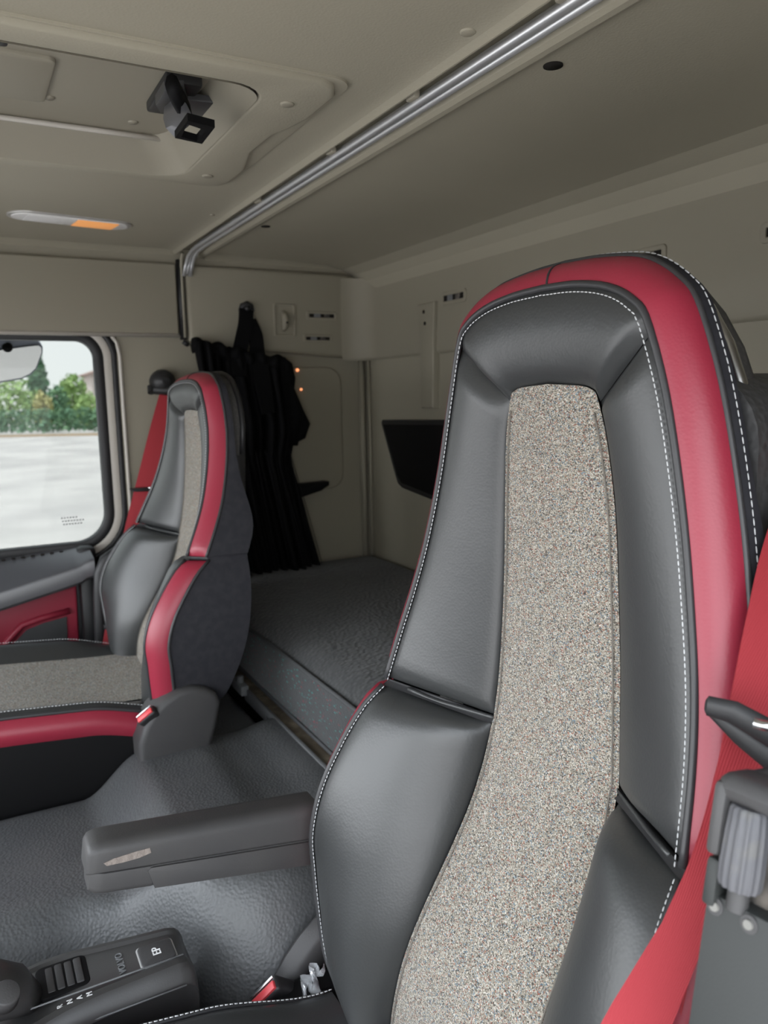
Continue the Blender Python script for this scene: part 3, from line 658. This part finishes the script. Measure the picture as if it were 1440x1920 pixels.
def cushion(root, xs, z0, yr, yf, rise, driver, cw=.118):
    def zt(y): f = (yr-y)/(yr-yf); return z0 + rise*sst(0, .9, f) - .10*max(0, f-.86)**1.3
    ys = [lerp(yr, yf, k/40) for k in range(41)]
    def strip(secfn, name, m, lab=None):
        MB().grid([[V((xs+x, y, z)) for x, z in secfn(y)] for y in ys]).build(name, m, root, True, lab)
    def bh(y): f = (yr-y)/(yr-yf); return .030*sst(.0, .35, f)
    strip(lambda y: [(cw*(k/6-1), zt(y)-.022-.005*math.sin(math.pi*k/12)) for k in range(13)], 'cushion_insert', WOOL, 'speckled beige woven cushion insert')
    for s in (-1, 1):
        def wing(y):
            o = []
            for k in range(15):
                u_ = k/14; e = math.sqrt(max(0, 1-(1-min(1, min(u_, 1-u_)*(.24-cw)/.016))**2))
                o.append((s*lerp(cw-.001, .242, u_), zt(y)-.030 + e*(.008 + (bh(y))*math.sin(math.pi*.5*min(1, u_*1.25))**1.5)))
            return o
        strip(wing, 'cushion_wing', LEATH)
        strip(lambda y: [(s*(.242+.012*math.sin(math.pi*k/8)+.004*k/8), zt(y)-.024 + bh(y) - .010 - .050*k/8) for k in range(9)], 'cushion_side', RED, 'red leather cushion side')
        b = MB(); b.tube([V((xs+s*.242, y, zt(y)-.030+bh(y))) for y in ys], .004, 8); b.build('cushion_piping', PIPE, root)
        strip(lambda y: [(s*.246, zt(y)+bh(y)-.084), (s*.248, zt(y)-.11), (s*.235, z0-.19)], 'cushion_base', BLACK)
        b = MB(); acc = 0
        pts = [V((xs+s*.2335, y, zt(y)-.0195+bh(y))) for y in ys]
        for a, c in zip(pts[:-1], pts[1:]):
            n_ = max(1, int((c-a).length/.006))
            for k in range(n_):
                q = lerp(a, c, k/n_); t = (c-a).normalized(); b.tube([q, q+t*.0042], .0007, 5)
        b.build('cushion_stitching', THREAD, root)
    MB().grid([[V((xs+x, yf+.0, zt(yf)-dz)) for x in (-.242, -.12, .12, .242)] for dz in (.02, .05, .15)]).build('cushion_front', LEATH, root)

XS = -.625
ds = thing('driver_seat', 'large black red and beige leather driver seat in the foreground', 'seat', (XS, .4, -1.15), 'cab seats')
build_seat(ds, lambda p: V((p.x+XS, p.y, p.z)), 0, True)
cushion(ds, XS, -.772, .372, -.12, .048, True)
MB().box((XS-.22, -.05, -1.15), (XS+.22, .36, -.86), .03).build('seat_base', BLACK, ds, 40)
XPS = -1.78
ps = thing('passenger_seat', 'smaller black red and beige leather passenger seat beside the window', 'seat', (XPS, .3, -1.15), 'cab seats')
def tfp(p):
    z = interp(p.z, [-.80, -.385, -.003, .062, .13], [-.665, -.322, -.034, .0125, .058]); y = p.y + interp(p.z, [-.78, -.38, -.05, .12], [-.072, -.092, -.068, -.064])
    return V((p.x*1.03+XPS, y, z))
build_seat(ps, tfp, 0, False)
cushion(ps, XPS, -.606, .345, -.16, .030, False, .165)
b = MB()   # bellows under the passenger cushion
for k in range(4): b.box((XPS-.218+.01*(k % 2), -.12, -.80-.09*k-.085), (XPS+.218-.01*(k % 2), .34, -.80-.09*k+.01), .02)
b.build('seat_base', BLACK, ps, 40)

# recliner covers
def prism_on(root, name, outline, x0, x1, m, bev, lab=None): return MB().prism(outline, fX, x0, x1, bev=bev, seg=4).build(name, m, root, 40, lab)
rc = [(.250, -.665), (.262, -.632), (.280, -.606), (.304, -.585), (.330, -.572), (.358, -.568), (.385, -.575), (.408, -.590), (.416, -.612), (.405, -.66), (.385, -.72), (.25, -.73)]
prism_on(ps, 'recliner_cover', rc, XPS+.235, -1.470, PLAST, .012, 'rounded grey recliner cover')
rcd = [(.296, -.870), (.306, -.842), (.321, -.812), (.340, -.786), (.362, -.763), (.388, -.744), (.43, -.73), (.45, -.76), (.455, -.88)]
b = MB()
inner = [(y+.030, z-.022) for y, z in rcd[:6]]
b.grid([[(-.945, y, z) for y, z in rcd[:7]], [(-.940, y, z+.002) for y, z in rcd[:7]], [(-.922, y+.010, z-.001) for y, z in rcd[:7]], [(-.918, y+.013, z-.008) for y, z in rcd[:7]], [(-.920, y+.040, z-.050) for y, z in rcd[:7]]]); b.grid([[(-.945, y, z) for y, z in rcd[:7]], [(-.945, y+.05, z-.08) for y, z in rcd[:7]]])
o = b.build('recliner_cover', PLAST, ds, 40, 'curved grey recliner cover'); sm = o.modifiers.new('thick', 'SOLIDIFY'); sm.thickness = .004
# buckles
def buckle(root, c, ax, size, sd=(0, 1, 0)):
    """c: middle of the slot end; ax: direction the head points to"""
    ax = V(ax).normalized(); side = V(sd); side = (side - ax*side.dot(ax)).normalized(); nn = ax.cross(side)
    R = Matrix((side, nn, ax)).transposed(); w, t, l = size
    b = MB().box((-w/2, -t/2, -l), (w/2, t/2, 0), t*.28, 3, R, c); o = b.build('belt_buckle', PLASTK, root, 40, 'black belt buckle')
    MB().box((-w*.42, -t*.36, -.006), (w*.42, t*.14, .003), t*.08, 2, R, c).build('release_button', REDP, o, 40, 'red release button')
    MB().box((-w*.44, t*.24, -.004), (w*.44, t*.40, .0025), t*.05, 2, R, c).build('buckle_slot', CHROME, o, 40)
buckle(ps, (-1.478, .266, -.606), (.35, -.70, .62), (.042, .022, .085), (.30, .60, .60))
bk_c = onX(494, 1862, -.905)
buckle(ds, bk_c, (.10, -.75, .62), (.052, .024, .09), (.30, .60, .72))
MB().box((-.915, .30, -.90), (-.875, .44, -.80), .01).build('lower_trim', BLACK, ds, 40)

# driver armrests: one folded down, one folded up
def armrest(root, M_, up):
    def tr(v): v = V(v); v.z *= lerp(.76, 1.03, min(1, max(0, v.y/.30))); return M_ @ v
    L, W, Hh = .300, .056, .094
    def sec(t, taper=0):   # rounded top pad
        pts = []
        for q in range(17):
            a = math.pi*q/16; pts.append((-math.cos(a)*(W/2), 0, 0))
        return pts
    pad = rrect(-W/2, -.026, W/2, .022, [.016, .016, .004, .004], 5)
    def prof(sc, y, dz=0): return [tr((x*sc, y, z*(sc if z > 0 else 1)+dz)) for x, z in pad]
    b = MB(); b.grid([prof(.72, .0, -.004), prof(.90, .004, -.002), prof(.985, .013), prof(1, .03), prof(1, .15), prof(1, L)], True, True)
    a = b.build('armrest', PLAST, root, 40, 'raised armrest' if up else 'lowered armrest')
    body = rrect(-W/2+.001, -.064, W/2-.001, -.0265, [.002, .002, .012, .012], 4)
    def bp(sc, y, dz=0): return [tr((x*sc, y, z+dz)) for x, z in body]
    b = MB(); b.grid([bp(.75, .004, .004), bp(.93, .010, .001), bp(1, .02), bp(1, .078)], True, True); b.grid([bp(.96, .078), bp(.96, L)], True, True)
    b.build('lower_body', PLAST, a, 40)
    sp = [(.0815, -.0615), (L, -.0615), (L, -.028), (.075, -.028), (.0715, -.033)]
    for sx in (1,):
        b = MB().prism(sp, lambda y, z, d: (d, y, z), .0245, W/2+.0012, bev=.0015); b.v = [tr(v) for v in b.v]; b.build('side_cover', PLAST, a, 40)
    if not up:
        wp = [(.018, -.008), (.03, -.003), (.055, .002), (.072, .004), (.074, -.004), (.06, -.009), (.04, -.012), (.022, -.013)]
        b = MB().prism(wp, lambda y, z, d: (d, y, z), W/2-.003, W/2+.0006); b.v = [tr(v) for v in b.v]; b.build('worn_patch', WEAR, a, 40, 'scuffed patch of bare foam')
    return a
fwd = (V((-.943, .090, -.543)) - V((-.943, .385, -.580))).normalized()
ey = -fwd; ex = V((1, 0, 0)); ez = ex.cross(ey).normalized(); ex = ey.cross(ez)
Md = Matrix((ex, ey, ez)).transposed().to_4x4(); Md.translation = V((-.945, .088, -.543))
armrest(ds, Md, False)
# raised one: long axis upright, underside facing the front of the cab
top = V((-.268, .425, -.238)); low = V((-.254, .364, -.52))
ey = (low-top).normalized(); ez = V((-.12, 1, 0)); ez = (ez - ey*ez.dot(ey)).normalized(); ex = ey.cross(ez)
Mu = Matrix((ex, ey, ez)).transposed().to_4x4(); Mu.translation = top
def tu(v): return Mu @ V(v)
ar = MB()
ra = obj('armrest', *(lambda q: ([tu(v) for v in q.v], q.f))(MB().box((-.031, .0, -.010), (.031, .34, .030), .012, 3)), PLAST, ds, 40, 'raised armrest')
def part(b, name, m, lab=None, sm=40): b.v = [tu(v) for v in b.v]; return b.build(name, m, ra, sm, lab)
b = MB(); b.box((-.031, .0, -.034), (.031, .018, .004), .009, 3); b.box((-.031, .006, -.034), (-.0215, .052, .0), .004, 2); b.box((.0215, .006, -.034), (.031, .052, .0), .004, 2); part(b, 'hood', PLAST)
b = MB(); b.box((-.022, .012, -.012), (.022, .082, -.009)); part(b, 'recess', DUST, None, False)
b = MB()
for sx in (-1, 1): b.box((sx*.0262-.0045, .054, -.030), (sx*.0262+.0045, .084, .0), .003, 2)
b.prism([(-.030, .076), (.030, .076), (.030, .34), (-.030, .34)], lambda x, y, d: (x, y, d), .0, -.026, bev=.004); part(b, 'lower_plate', mat('shade_darkened_green_grey_plastic', (.030, .032, .031), .5, .35, [('voro', 500, .15, .0004)]))  # greenish plate colour, darkened to stand in for shade from the blocked doorway
b = MB(); rows = []; kx = -.011
for y, r in ((.017, .004), (.0173, .0095), (.019, .0108), (.034, .0117), (.053, .0122), (.063, .0119), (.066, .0108), (.0665, .006)):
    rows.append([(kx + (r*(1+(.07 if (k//2) % 2 else -.03)))*math.cos(2*math.pi*k/56), y, -.024 + (r*(1+(.07 if (k//2) % 2 else -.03)))*math.sin(2*math.pi*k/56)) for k in range(56)])
b.grid(rows, True, True); part(b, 'ribbed_knob', mat('grey_knob', (.085, .085, .092), .5, .4, None, (60, (.11, .107, .10), .5, .75)), 'ribbed grey adjuster knob')
b = MB(); b.cyl((kx, .064, -.023), (kx, .080, -.023), .0065, n=20); part(b, 'knob_shaft', PLAST)
for x, y in ((-.0225, .083), (-.001, .083)):
    b = MB(); b.cyl((x, y, -.024), (x, y, -.0266), .0058, .0054, 18); part(b, 'screw_well', PLAST)
    b = MB(); b.cyl((x, y, -.025), (x, y, -.0282), .0034, .0028, 12); part(b, 'screw', mat('dull_screw', (.20, .195, .18), .55, .4, metal=.3))

# ================================================================== seat belts
db = thing('seat_belt', 'wide red seat belt crossing the right edge of the driver seat', 'seat belt', (-.36, .47, -.9))
def rp(px, py, d): return ray(px, py)*d
dl = [(1580, 800, .66), (1502, 1010, .615), (1462, 1180, .59), (1428, 1350, .575), (1398, 1480, .57), (1346, 1625, .565), (1278, 1755, .56), (1198, 1915, .55), (1125, 2060, .54)]
wd = [V((.50, .80, .12)), V((.50, .80, .12)), V((.50, .82, .12)), V((.5, .84, .05)), V((.48, .86, .1)), V((.50, .78, .30)), V((.52, .70, .42)), V((.52, .7, .42)), V((.52, .7, .42))]
ribbon([rp(*q) for q in dl], wd, [.050, .050, .050, .050, .048, .038, .030, .040, .044], .0016, 10).build('webbing', BELT, db, 50)
ribbon([rp(*q) for q in ((1330, 1610, .592), (1308, 1720, .59), (1283, 1830, .588), (1258, 1940, .585), (1230, 2060, .58))], [V((-.62, .75, .1))]*5, .040, .0016, 8).build('webbing_fold', BELT, db, 50)
b = MB()
cA, cB, cC = rp(1322, 1322, .545), rp(1375, 1335, .535), rp(1462, 1385, .52)
b.tube([cA, lerp(cA, cB, .1), cB, cC], [.004, .0075, .0085, .010], 10, flat=.55); b.tube([rp(1332, 1335, .55), rp(1390, 1378, .545), rp(1462, 1425, .53)], [.003, .008, .012], 8, flat=.5)
ck = b.build('belt_clip', PLASTK, db, 40, 'black plastic belt clip')
b = MB(); b.cyl(rp(1412, 1355, .512), rp(1462, 1368, .505), .0035, n=12); b.build('clip_pin', CHROME, ck)
pb = thing('seat_belt', 'narrow red seat belt on the pillar beside the passenger seat', 'seat belt', (-2.22, .42, -.75))
pt = [onX(318, 735, -2.225), onX(300, 800, -2.20), onX(275, 900, -2.17), onX(250, 1000, -2.15), onX(228, 1110, -2.13), onX(212, 1200, -2.11), onX(205, 1235, -2.11)]
ribbon(pt, [V((.25, 1, .1))]*7, .050, .0016, 8).build('webbing', BELT, pb, 50)
b = MB(); c = onX(309, 716, -2.225)
b.tube([(XW, c.y, c.z), (XW+.02, c.y, c.z), (XW+.045, c.y, c.z+.002), (XW+.06, c.y, c.z)], [.034, .036, .030, .012], 18); b.tube([(XW+.03, c.y-.025, c.z-.02), (XW+.045, c.y, c.z-.024), (XW+.05, c.y+.03, c.z-.02)], .014, 10); b.tube([(XW+.02, c.y-.034, c.z-.012), (XW+.03, c.y-.036, c.z-.03)], .010, 10)
b.build('upper_anchor', PLASTK, pb, 40, 'rounded black upper belt anchor')
c = onX(268, 917, -2.165); b = MB(); b.box((c.x-.004, c.y-.030, c.z-.005), (c.x+.012, c.y+.030, c.z+.005), .003); b.tube([(c.x+.008, c.y-.036, c.z+.004), (c.x+.016, c.y-.02, c.z-.002), (c.x+.016, c.y+.02, c.z-.002), (c.x+.010, c.y+.032, c.z+.008)], .003, 8)
ck = b.build('belt_clip', PLASTK, pb, 40, 'small black belt clip'); b = MB(); b.cyl((c.x+.016, c.y+.012, c.z+.003), (c.x+.016, c.y+.028, c.z+.007), .003, n=8); b.build('clip_pin', CHROME, ck)
c = onX(214, 1172, -2.105); b = MB(); b.box((c.x-.004, c.y-.028, c.z-.007), (c.x+.010, c.y+.034, c.z+.007), .004); b.build('belt_guide', PLASTK, pb, 40)

# ================================================================== gear selector
CONS = mat('charcoal_console', (.046, .045, .045), .36, .55, [('voro', 500, .12, .0004)])
gs = thing('gear_selector', 'black gear selector console with lettered positions beside the driver cushion', 'gear selector', (-.97, .1, -.86))
ztop = -.735
def GX(x, y): return x
b = MB(); rows = []
ysg = [.212, .2115, .208, .202, .19, .15, .10, .07, .05, .03, .01, -.02, -.06, -.12]
for i, y in enumerate(ysg):
    xl = interp(y, [-.12, .03, .10, .2], [-1.050, -1.046, -1.034, -1.020]); xr = interp(y, [-.12, .0, .10, .2], [-.915, -.915, -.925, -.930])
    dz = interp(y, [.0, .19, .202, .208, .2115, .212], [0, .0, -.003, -.009, -.018, -.030]) + interp(y, [-.12, .0, .06], [-.03, -.010, 0]); lowz = -.93
    z = ztop + dz
    rows.append([(xl-.004, y, lowz), (xl-.002, y, z-.02), (xl, y, z-.004), (xl+.004, y, z), (xl+.010, y, z), (xl+.014, y, z-.0035), (xr-.026, y, z-.0035), (xr-.022, y, z-.001), (xr-.012, y, z-.002), (xr-.003, y, z-.010), (xr+.002, y, z-.024), (xr-.002, y, z-.030), (xr-.003, y, lowz)])
rows = [[(sum(p[0] for p in rows[0])/13, .211, p[2]) if False else p for p in r] for r in rows]
b.grid(rows, False); b.add(rows[0], [list(range(13))]); gb = b.build('console', CONS, gs, 35)
b = MB(); b.prism(rrect(-.998, .147, -.957, .192, .006), fZ, ztop-.006, ztop-.0008, bev=.0018); bt = b.build('button', PLAST, gs, 40, 'square grey console button')
b = MB(); b.prism(rrect(-1.000, .145, -.955, .194, .007), fZ, ztop-.006, ztop-.003, bev=.001); b.build('button_rim', STEEL, gs, 40)
b = MB(); b.prism(rrect(-1.026, .022, -.965, .085, .010), fZ, ztop-.008, ztop-.0025, bev=.002); b.build('gate_recess', BLACK, gs, 40)
for k in range(4):
    y = .034+.0115*k; b = MB(); b.box((-1.020, y, ztop-.006), (-.972, y+.0095, ztop-.0012+.0008*(k % 2)), .002); b.build('gate_rib', PLAST, gs, 40)
b = MB(); b.tube([(-.955, y, ztop-.0015) for y in (-.02, .05, .12, .20)], .0012, 6); b.tube([(-.923, y, ztop-.022) for y in (-.03, .05, .12, .195)], .0012, 6); b.build('edge_line', GREYM, gs)
b = MB(); b.tube([(-.985, .016, -.745), (-.982, .000, -.725), (-.978, -.03, -.708), (-.972, -.075, -.698), (-.965, -.13, -.700)], [.024, .038, .046, .047, .044], 20, flat=.62, upv=(1, 0, 0)); lv = b.build('lever', CONS, gs, True, 'black lever grip')
c = onZ(8, 1858, -.70); b = MB(); c = onZ(6, 1862, -.668); b.cyl(c + V((-.004, 0, -.012)), c + V((.004, .004, .003)), .016, .015, 24, .002); b.build('lever_button', PLAST, lv)
def text(s, size, pos, m, parent, name, depth=.0004, lab=None):
    cu = bpy.data.curves.new(name, 'FONT'); cu.body = s; cu.size = size; cu.extrude = depth; cu.align_x = 'CENTER'; cu.align_y = 'CENTER'
    t = bpy.data.objects.new('tmp', cu); COL.objects.link(t); bpy.context.view_layer.update()
    me = bpy.data.meshes.new_from_object(t.evaluated_get(bpy.context.evaluated_depsgraph_get()))
    vs = [V(pos) + V((-1, 0, 0))*v.co.x + V((0, -1, 0))*v.co.y + V((0, 0, 1))*v.co.z for v in me.vertices]; fs = [list(p.vertices) for p in me.polygons]
    bpy.data.objects.remove(t); bpy.data.curves.remove(cu); bpy.data.meshes.remove(me)
    return obj(name, vs, fs, m, parent, False, lab)
text('EP', .0155, (-.978, .170, ztop-.0004), WHITEP, bt, 'button_letters')
text('VOLVO', .0125, (-.982, .124, ztop-.0032), GREYM, gs, 'embossed_letters', .0009)
for s_, y in (('R', .045), ('N', .0565), ('A', .068), ('M', .0795)): text(s_, .0098, (-.944, y, ztop-.0012+interp(y, [-.12, .0, .06], [-.03, -.010, 0])), WHITEP, gs, 'position_letter')
# crumpled clear wrapper
b = MB(); rows = []
for i in range(14):
    t = i/13; c0 = lerp(onX(565, 1900, -.875), onX(592, 1812, -.885), t)
    rows.append([c0 + V((.010*math.sin(i*1.1+j), .004*math.cos(i*.9+j*1.7), 0)) + V((.3, .8, .15))*((j/8-.5)*.026*lerp(1.2, .8, t)) for j in range(9)])
b.grid(rows); o = b.build('plastic_wrapper', FILM); tag(o, 'crumpled clear plastic wrapper tucked between driver seat and its recliner cover', 'wrapper')

# ================================================================== outside
b = MB(); b.grid([[(x, y, -H) for x in (-140, -70, 0, 70)] for y in (-120, -40, 40, 120)]); struct(b.build('floor.001', GROUND, None, False)).name = 'ground'
# side mirror
mr = thing('side_mirror', 'rounded exterior mirror seen through the passenger window', 'mirror', (-2.62, .06, -.0))
XM = -2.60
MN = V((.62, .22, -.75)).normalized(); MP = V((XM, .10, .05))
def onM(px, py, back=0): r = ray(px, py); p0 = MP - MN*back; return r*(MN.dot(p0)/MN.dot(r))
def slab_m(pts, b0, b1): return MB().grid([[onM(*q, b0) for q in pts], [onM(*q, b0) - MN*(b1-b0) for q in pts]], True, True)
slab_m(((-90, 664), (0, 657), (60, 649), (72, 648), (77, 652), (78, 660), (67, 690), (55, 701), (40, 708), (0, 715), (-90, 724)), 0, .006).build('glass', MIRROR, mr, 40, 'pale mirror glass')
slab_m(((-90, 630), (20, 630), (55, 632), (70, 638), (80, 650), (80, 661), (69, 691), (57, 703), (40, 711), (0, 718), (-90, 727)), .004, .05).build('housing', mat('blue_grey_shell', (.20, .22, .29), .4, .5), mr, 40)
b = MB(); b.tube([onX(8, 600, XM+.02), onX(12, 630, XM+.02), onM(14, 652, -.004)], .014, 10); b.build('arm', BLACK, mr)
LEAF = [mat('leaf_dark', (.13, .24, .15), .8, .2, None, (1.5, (.20, .33, .18), .4, .65)), mat('leaf_mid', (.28, .42, .16), .8, .2, None, (1.2, (.40, .52, .22), .4, .65)), mat('leaf_olive', (.46, .44, .18), .8, .2, None, (1.2, (.52, .48, .25), .4, .65))]
BARK = mat('bark', (.10, .08, .06), .9, .1)
def far(px, py, d): return ray(px, py)*d
def tree(label, px, top_py, wpx, d, kind, conif=False, cat='tree'):
    base = far(px, 800, d); base.z = -H; hh = far(px, top_py, d).z + H; r = wpx/FPX*d/2
    t = thing('conifer_tree' if conif else 'leafy_tree', label, cat, base, 'trees beyond the yard')
    b = MB(); b.tube([base, base+V((0, 0, hh*.5)), base+V((0, 0, hh*.9))], [hh*.03, hh*.02, hh*.006], 8); b.build('trunk', BARK, t)
    b = MB(); rnd = random.Random(px*7+kind)
    for k in range(900):
        while True:
            q = V((rnd.uniform(-1, 1), rnd.uniform(-1, 1), rnd.uniform(-1, 1)))
            if .35 < q.length < 1: break
        if conif:
            f = rnd.random()**.8; rr = r*(1-f)**.8*(.6+.4*math.sin(f*40)**2)+.05; a = rnd.random()*6.283
            c = base + V((math.cos(a)*rr*rnd.uniform(.4, 1), math.sin(a)*rr*rnd.uniform(.4, 1), hh*(.06+.94*f)))
        else:
            lump = 1 + .25*noise.noise(q*2.3+V((px, 0, 0)))
            c = base + V((q.x*r*lump, q.y*r*lump, hh*(.52+.46*q.z*lump)))
        s = hh*.045
        u1 = V((rnd.uniform(-1, 1), rnd.uniform(-1, 1), rnd.uniform(-.6, .6)))*s; u2 = V((rnd.uniform(-1, 1), rnd.uniform(-1, 1), rnd.uniform(-1, 1)))*s
        b.add([c-u1, c+u2, c+u1, c-u2], [[0, 1, 2, 3]])
    b.build('foliage', LEAF[kind], t, False)
tree('tall dark conifer beyond the yard, tallest tree in the window', 78, 640, 62, 80, 0, True)
tree('broad yellow green tree at the left of the passenger window', 22, 700, 90, 76, 1)
tree('small olive bush tree in front of the conifer', 84, 732, 36, 70, 2)
tree('loose green tree right of the conifer with open crown', 142, 696, 56, 84, 1)
tree('low green tree by the window edge under the house roof', 170, 735, 50, 74, 1)
tree('round green tree standing between conifer and olive bush', 112, 722, 40, 78, 0)
hgd = MB()
ga, gb_ = far(-120, 790, 66), far(260, 800, 66)
for k in range(2600):
    f = random.random(); c = lerp(ga, gb_, f); c.z = -H + random.uniform(.3, 2.1); c += V((random.uniform(-.5, .5), random.uniform(-.5, .5), 0)); s = .22
    hgd.add([c+V((random.uniform(-s, s), random.uniform(-s, s), random.uniform(-s, s))) for _ in range(4)], [[0, 1, 2, 3]])
tag(hgd.build('hedge', LEAF[0], None, False), 'long low green hedge along the far side of the yard', 'hedge')
b = MB(); dv2 = (gb_-ga).normalized(); q = [far(px, 795, 62) for px in (-120, 260)]
for a_ in (q,):
    lo = [V((p.x, p.y, -H)) for p in a_]; b.grid([[p + V((0, 0, z)) for p in lo] for z in (0, .2)]); b.grid([[p + V((-.3, 0, z)) for p in lo] for z in (0, .2)]); b.grid([[p + V((dx, 0, .2)) for p in lo] for dx in (0, -.3)])
tag(b.build('kerb_wall', mat('orange_kerb', (.42, .32, .22), .9, .2), None, False), 'low orange tinted kerb below the hedge', 'kerb')
hs_ = far(190, 745, 95); hs_.z = -H
hu = thing('house', 'pale house with a pitched roof behind the trees at the window edge', 'house', hs_, None)
MB().box(hs_+V((-5, -1.4, 0)), hs_+V((3, 7, 6.0))).build('wall', mat('house_render', (.55, .48, .45), .9, .2), hu, False)
rz = 6.0; b = MB(); p0 = hs_
b.prism([(-2.2, rz-.2), (2.6, rz+1.5), (7.6, rz-.2)], lambda a, z, d: (p0.x+d, p0.y+a, p0.z+z), -5.5, 3.6); b.build('roof', mat('roof_tile', (.36, .26, .23), .9, .2), hu, False)

# ================================================================== light
w = bpy.data.worlds.new('sky'); SC.world = w; w.use_nodes = True; nt = w.node_tree; bg = nt.nodes['Background']
tc = nt.nodes.new('ShaderNodeTexCoord'); sp = nt.nodes.new('ShaderNodeSeparateXYZ'); nt.links.new(tc.outputs['Generated'], sp.inputs[0])
# the overcast is brightest round the veiled sun, ahead of the truck
mr_ = nt.nodes.new('ShaderNodeMapRange'); mr_.inputs['From Min'].default_value = -1; nt.links.new(sp.outputs['Y'], mr_.inputs['Value'])
class _M: pass
mx = nt.nodes.new('ShaderNodeMix'); mx.data_type = 'RGBA'; mx.blend_type = 'MULTIPLY'; mx.inputs['Factor'].default_value = 1
mxs = _M(); mxs.inputs = {'A': mx.inputs[6], 'B': mx.inputs[7]}; mxs.outputs = {'Result': mx.outputs[2]}
nt.links.new(ramp(nt, sp.outputs['Z'], [(0, (.95, .98, 1.0)), (.4, (.90, .96, 1.03)), (1, (.80, .90, 1.05))]), mxs.inputs['A']); nt.links.new(ramp(nt, mr_.outputs[0], [(0, 1.9), (.5, 1.0), (1, .8)]), mxs.inputs['B']); nt.links.new(mxs.outputs['Result'], bg.inputs['Color']); bg.inputs['Strength'].default_value = 1.0
su = bpy.data.lights.new('sun', 'SUN'); su.energy = 2.6; su.angle = math.radians(25); so_ = bpy.data.objects.new('sun', su); COL.objects.link(so_); so_.rotation_euler = V((-.05, .42, -.90)).to_track_quat('-Z', 'Y').to_euler()
so_.location = (0, 0, 6)

for o in TOPS: o.location.z += H
SC.view_settings.view_transform = 'Standard'; SC.view_settings.look = 'None'; SC.view_settings.gamma = 1; SC.view_settings.use_curve_mapping = False
SC.view_settings.exposure = 1.95
SC.cycles.use_denoising = True; SC.cycles.max_bounces = 10; SC.cycles.diffuse_bounces = 6; SC.cycles.transparent_max_bounces = 12
